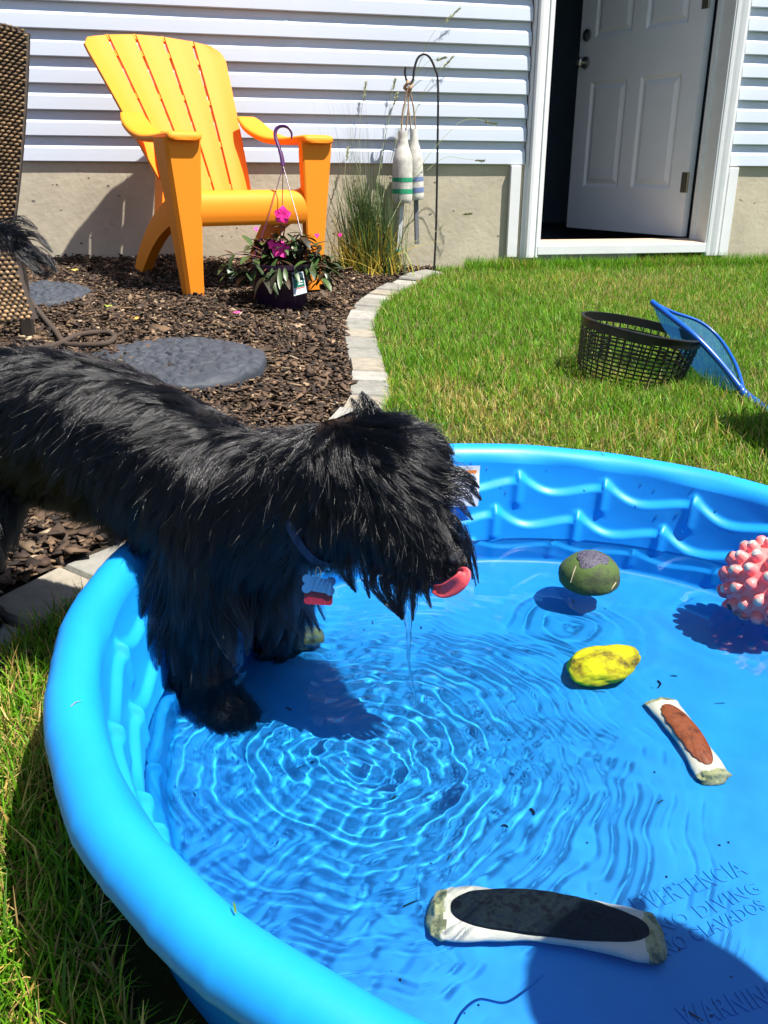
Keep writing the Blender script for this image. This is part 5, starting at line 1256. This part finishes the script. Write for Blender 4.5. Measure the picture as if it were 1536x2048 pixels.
# drops sitting on the wall and the lip
b = MB(); dropm = M_drip
for _ in range(60):
    a = rs3.uniform(.1, 2.3); z = rs3.uniform(.022, .095); c = pl(float(wall_r(a, z)), a, z); n_in = -(PX * math.cos(a) + PY * math.sin(a)); s_ = rs3.uniform(.0009, .0024)
    x_ = unit(np.cross(n_in, V(0, 0, 1))); R3 = np.stack([x_, np.cross(n_in, x_), n_in], 1)
    b.lathe([(s_, -.0002), (s_ * .85, s_ * .35), (s_ * .5, s_ * .55), (.0001, s_ * .62)], c, 8, R3 @ np.diag([1, 1.4, 1]))
o = b.build('droplets', dropm, pool, smooth='all'); o['kind'] = 'stuff'
# ---- warning sticker on the inner wall
M_lab = mat('sticker_white', (.72, .74, .78), .4); M_lor = mat('sticker_orange', (.90, .24, .03), .4); M_ltx = mat('sticker_ink', (.03, .035, .05), .5)
ac = None
for a in np.linspace(1.2, 1.9, 300):
    c = pl(.500, a, .04); rel = c - EYE; uu = 768 + FPX * (rel @ CR) / (rel @ CF)
    if ac is None or abs(uu - 957) < ac[1]: ac = (a, abs(uu - 957))
A0 = ac[0]; SW, SH = .052, .066       # card, width runs to the left from A0
def spt(x, y, k=0.0):                 # card coordinates in metres from its top left corner
    a = A0 + (SW - x) / .5; z = .018 + y
    r = .4995 - .0115 * float(sm(y, .010, .055)) - .0020 - k; return pl(r, a, z)
st_ = thing('warning_sticker', 'white warning sticker with an orange band on the inner pool wall behind the dog snout', 'sticker', tuple(spt(SW / 2, SH)))
def spatch(x0, y0, x1, y1, m_, name, k):
    MB().grid([[spt(x, y, k) for x in np.linspace(x0, x1, 8)] for y in np.linspace(y0, y1, 8)]).build(name, m_, st_, smooth='all')
spatch(0, 0, SW, SH, M_lab, 'card', .0)
spatch(.004, .0075, SW - .005, .0145, M_lor, 'orange_band', .0003)
def stext(txt, x, y, size, m_, name):
    cu = D.curves.new(name, 'FONT'); cu.body = txt; cu.size = size; cu.resolution_u = 1; o = D.objects.new(name, cu); COL.objects.link(o)
    dg2 = bpy.context.evaluated_depsgraph_get(); me = D.meshes.new_from_object(o.evaluated_get(dg2)); D.objects.remove(o); D.curves.remove(cu)
    for v in me.vertices: p = spt(x + v.co.x, y - v.co.y, .0005); v.co = Vector(p)
    me.name = name; return link(name, me, m_, st_)
stext('ADULT SUPERVISION', .004, .0052, .0038, M_ltx, 'small_print'); stext('WARNING!', .004, .0200, .0068, M_ltx, 'warning_word')
for i, t in enumerate(('NO DIVING', 'SHALLOW', 'WATER', 'DROWNING', 'HAZARD', 'PREVENT')): stext(t, .004, .0255 + i * .0055, .0048, M_ltx, 'small_print')
cc = (SW - .0125, .0225)
b = MB()
for r0, r1 in ((.0058, .0066),): b.grid([[spt(cc[0] + r * math.cos(a), cc[1] + r * math.sin(a), .0006) for a in np.linspace(0, 2 * math.pi, 32)] for r in (r0, r1)])
b.build('no_diving_ring', M_ltx, st_)
for (x0, y0, x1, y1, w_) in ((-.0045, -.0045, .0045, .0045, .0007), (.003, -.0042, -.001, .001, .0011), (-.001, .001, -.0035, .0035, .0008), (-.001, .001, .0022, .0030, .0007), (.0002, -.001, -.0035, -.0005, .0007)):
    dx, dy = x1 - x0, y1 - y0; L = math.hypot(dx, dy); nx_, ny_ = -dy / L * w_ / 2, dx / L * w_ / 2
    MB().add([spt(cc[0] + x0 + nx_, cc[1] + y0 + ny_, .0007), spt(cc[0] + x1 + nx_, cc[1] + y1 + ny_, .0007), spt(cc[0] + x1 - nx_, cc[1] + y1 - ny_, .0007), spt(cc[0] + x0 - nx_, cc[1] + y0 - ny_, .0007)], [(0, 1, 2, 3)]).build('no_diving_stroke', M_ltx, st_)
# ---- lettering moulded in the pool floor
def ftext(txt, p0, p1, size, name='moulded_lettering'):
    a0, a1 = uw(*p0, .006), uw(*p1, .006); dx = unit(V(a1[0] - a0[0], a1[1] - a0[1], 0)); dyv = V(-dx[1], dx[0], 0)
    cu = D.curves.new(name, 'FONT'); cu.body = txt; cu.size = size; cu.extrude = .0003; cu.bevel_depth = .0004; cu.space_character = 1.15; o = D.objects.new(name, cu); COL.objects.link(o)
    dg2 = bpy.context.evaluated_depsgraph_get(); me = D.meshes.new_from_object(o.evaluated_get(dg2)); D.objects.remove(o); D.curves.remove(cu)
    sx_ = 1.0
    w_ = max(v.co.x for v in me.vertices); sx_ = np.linalg.norm((a1 - a0)[:2]) / w_
    for v in me.vertices:
        p = a0 + dx * v.co.x * sx_ + dyv * v.co.y; v.co = Vector((p[0], p[1], floor_z(p[0], p[1]) + .0012 + v.co.z * .8))
    me.name = name; o = link(name, me, M_pool, pool, 30); wet(o)
ftext('ADVERTENCIA', (1252, 1822), (1500, 1726), .025); ftext('NO DIVING', (1330, 1850), (1530, 1762), .020); ftext('NO CLAVADOS', (1340, 1890), (1540, 1795), .018); ftext('WARNING', (1378, 2030), (1580, 1972), .026)
MB().tube(catmull([V(*(uw(u, v, .005)[:2]), floor_z(*uw(u, v, .005)[:2]) + .0002) for u, v in ((905, 2046), (925, 2010), (960, 1985), (1010, 1990), (1050, 1965), (1085, 1935))], 8), .0012, 8).build('moulded_line', M_pool, pool, smooth=60)

# ================================================================== BESIDE THE FRAME: guessed person and added stool cast the two shadows on the right
M_cush = mat('beige_cushion', (.42, .36, .27), .9, bump=(200, .4, .002))
caster = thing('shadow_stool', 'unseen low wicker stool with a beige cushion, added right of the net to shade the lawn', 'stool', (1.68, 1.72, float(G(1.68, 1.72))))  # out of view, put in only to throw shade on the grass
MB().box((1.68, 1.70, .30), (.46, .36, .24), bev=.01).build('shadow_stool_body', M_wicd, caster); MB().box((1.68, 1.70, .455), (.47, .37, .07), bev=.025).build('cushion', M_cush, caster)
for a_ in (-.19, .19):
    for c_ in (-.14, .14): MB().box((1.68 + a_, 1.70 + c_, .115), (.035, .035, .15), bev=.003).build('leg', M_leg, caster)
per = thing('person', 'person in a grey shirt kneeling beside the pool, holding up a phone', 'person', (.70, -.18, float(G(.70, -.18))))
def skin(name, pts, edges, rads, m_, root_i=0, sub=2):
    me = D.meshes.new(name); me.from_pydata([tuple(p) for p in pts], edges, []); o = D.objects.new(name, me); COL.objects.link(o)
    sk = o.modifiers.new('s', 'SKIN'); sb = o.modifiers.new('u', 'SUBSURF'); sb.levels = sub; sb.render_levels = sub
    for i, sv in enumerate(me.skin_vertices[0].data): sv.radius = (rads[i], rads[i]) if np.isscalar(rads[i]) else rads[i]; sv.use_root = (i == root_i)
    dg2 = bpy.context.evaluated_depsgraph_get(); nm = D.meshes.new_from_object(o.evaluated_get(dg2)); D.objects.remove(o); nm.name = name; nm.materials.clear(); return link(name, nm, m_, per, 'all')
M_sk = mat('skin', (.52, .30, .21), .5, sub=.1); M_shirt = mat('grey_shirt', (.16, .17, .19), .9); M_short = mat('navy_shorts', (.03, .04, .09), .9); M_hair = mat('brown_hair', (.06, .035, .02), .6)
g0 = float(G(.7, -.3))
PB = [(.68, -.30, .24), (.66, -.18, .42), (.64, -.04, .60), (.63, .03, .71), (.61, .08, .78), (.60, .115, .86), (.595, .12, .95),           # 0-6 spine to head
      (.48, -.03, .69), (.30, -.14, .54), (.115, -.10, .62), (.075, -.085, .66),                                                                # 7-10 left arm
      (.79, .02, .68), (.86, .06, .46), (.78, .12, .30), (.75, .15, .26),                                                                       # 11-14 right arm
      (.60, -.28, .20), (.54, -.02, g0 + .13), (.56, -.42, g0 + .05), (.56, -.50, g0 + .05), (.76, -.28, .20), (.82, -.02, g0 + .13), (.80, -.42, g0 + .05), (.80, -.50, g0 + .05)]
PE = [(0, 1), (1, 2), (2, 3), (3, 4), (4, 5), (5, 6), (3, 7), (7, 8), (8, 9), (9, 10), (3, 11), (11, 12), (12, 13), (13, 14), (0, 15), (15, 16), (16, 17), (17, 18), (0, 19), (19, 20), (20, 21), (21, 22)]
PB = [tuple(V(*p) + V(.085, .105, 0) * (1 if k not in (9, 10) else .1)) for k, p in enumerate(PB)]
PR = [.12, .12, .13, .10, .050, .080, .085, .050, .038, .028, .030, .050, .038, .028, .032, .085, .062, .042, .035, .085, .062, .042, .035]
skin('body', PB, PE, PR, M_sk)
skin('shirt', PB[:4] + [PB[7], tuple(.5 * V(*PB[7]) + .5 * V(*PB[8])), PB[11], tuple(.5 * V(*PB[11]) + .5 * V(*PB[12]))], [(0, 1), (1, 2), (2, 3), (3, 4), (4, 5), (3, 6), (6, 7)], [.13, .132, .143, .112, .062, .056, .062, .056], M_shirt)
skin('shorts', [PB[0], PB[15], tuple(.4 * V(*PB[15]) + .6 * V(*PB[16])), PB[19], tuple(.4 * V(*PB[19]) + .6 * V(*PB[20]))], [(0, 1), (1, 2), (0, 3), (3, 4)], [.135, .098, .082, .098, .082], M_short)
hb_ = V(.682, .210, .965); b = MB(); b.lathe([(.0001, .105), (.05, .092), (.085, .055), (.094, .0), (.088, -.05), (.080, -.09)], hb_, 24); b.build('hair', M_hair, per, smooth='all')
for s_ in (-.03, .03):
    MB().lathe([(.0001, .008), (.008, .004), (.009, 0), (.0001, -.008)], V(.680 + s_, .310, .95), 10).build('eye', M_seal, per, smooth='all')
for hi, (h0, dd) in enumerate(((V(*PB[10]), unit(V(-.6, .25, .5))), (V(*PB[14]), unit(V(-.2, .8, -.4))))):
    for k in range(4):
        o_ = V(0, -.012, .0) + V(.0, .012 * k - .01, .018 * (1.5 - k) if hi == 0 else 0) + (V(.012 * (k - 1.5), 0, 0) if hi else 0); f0 = h0 + o_
        MB().tube([f0, f0 + dd * .035, f0 + dd * .055 + V(-.004, .01, -.012), f0 + dd * .058 + V(-.004, .016, -.03)], [.009, .0085, .0075, .006], 8).build('finger', M_sk, per, smooth=60)
    th_d = unit(dd + V(0, -.7, .5)); MB().tube([h0, h0 + th_d * .03, h0 + th_d * .045 + dd * .02], [.011, .009, .007], 8).build('thumb', M_sk, per, smooth=60)
ph = thing('phone', 'black phone held up in the hand of the kneeling person', 'phone', (.03, -.05, .6))
MB().box((0.03, -.055, .66), (.150, .009, .072), np.stack([CR, np.cross(CU, CR), CU], 1), bev=.003).build('phone_body', M_seal, ph)
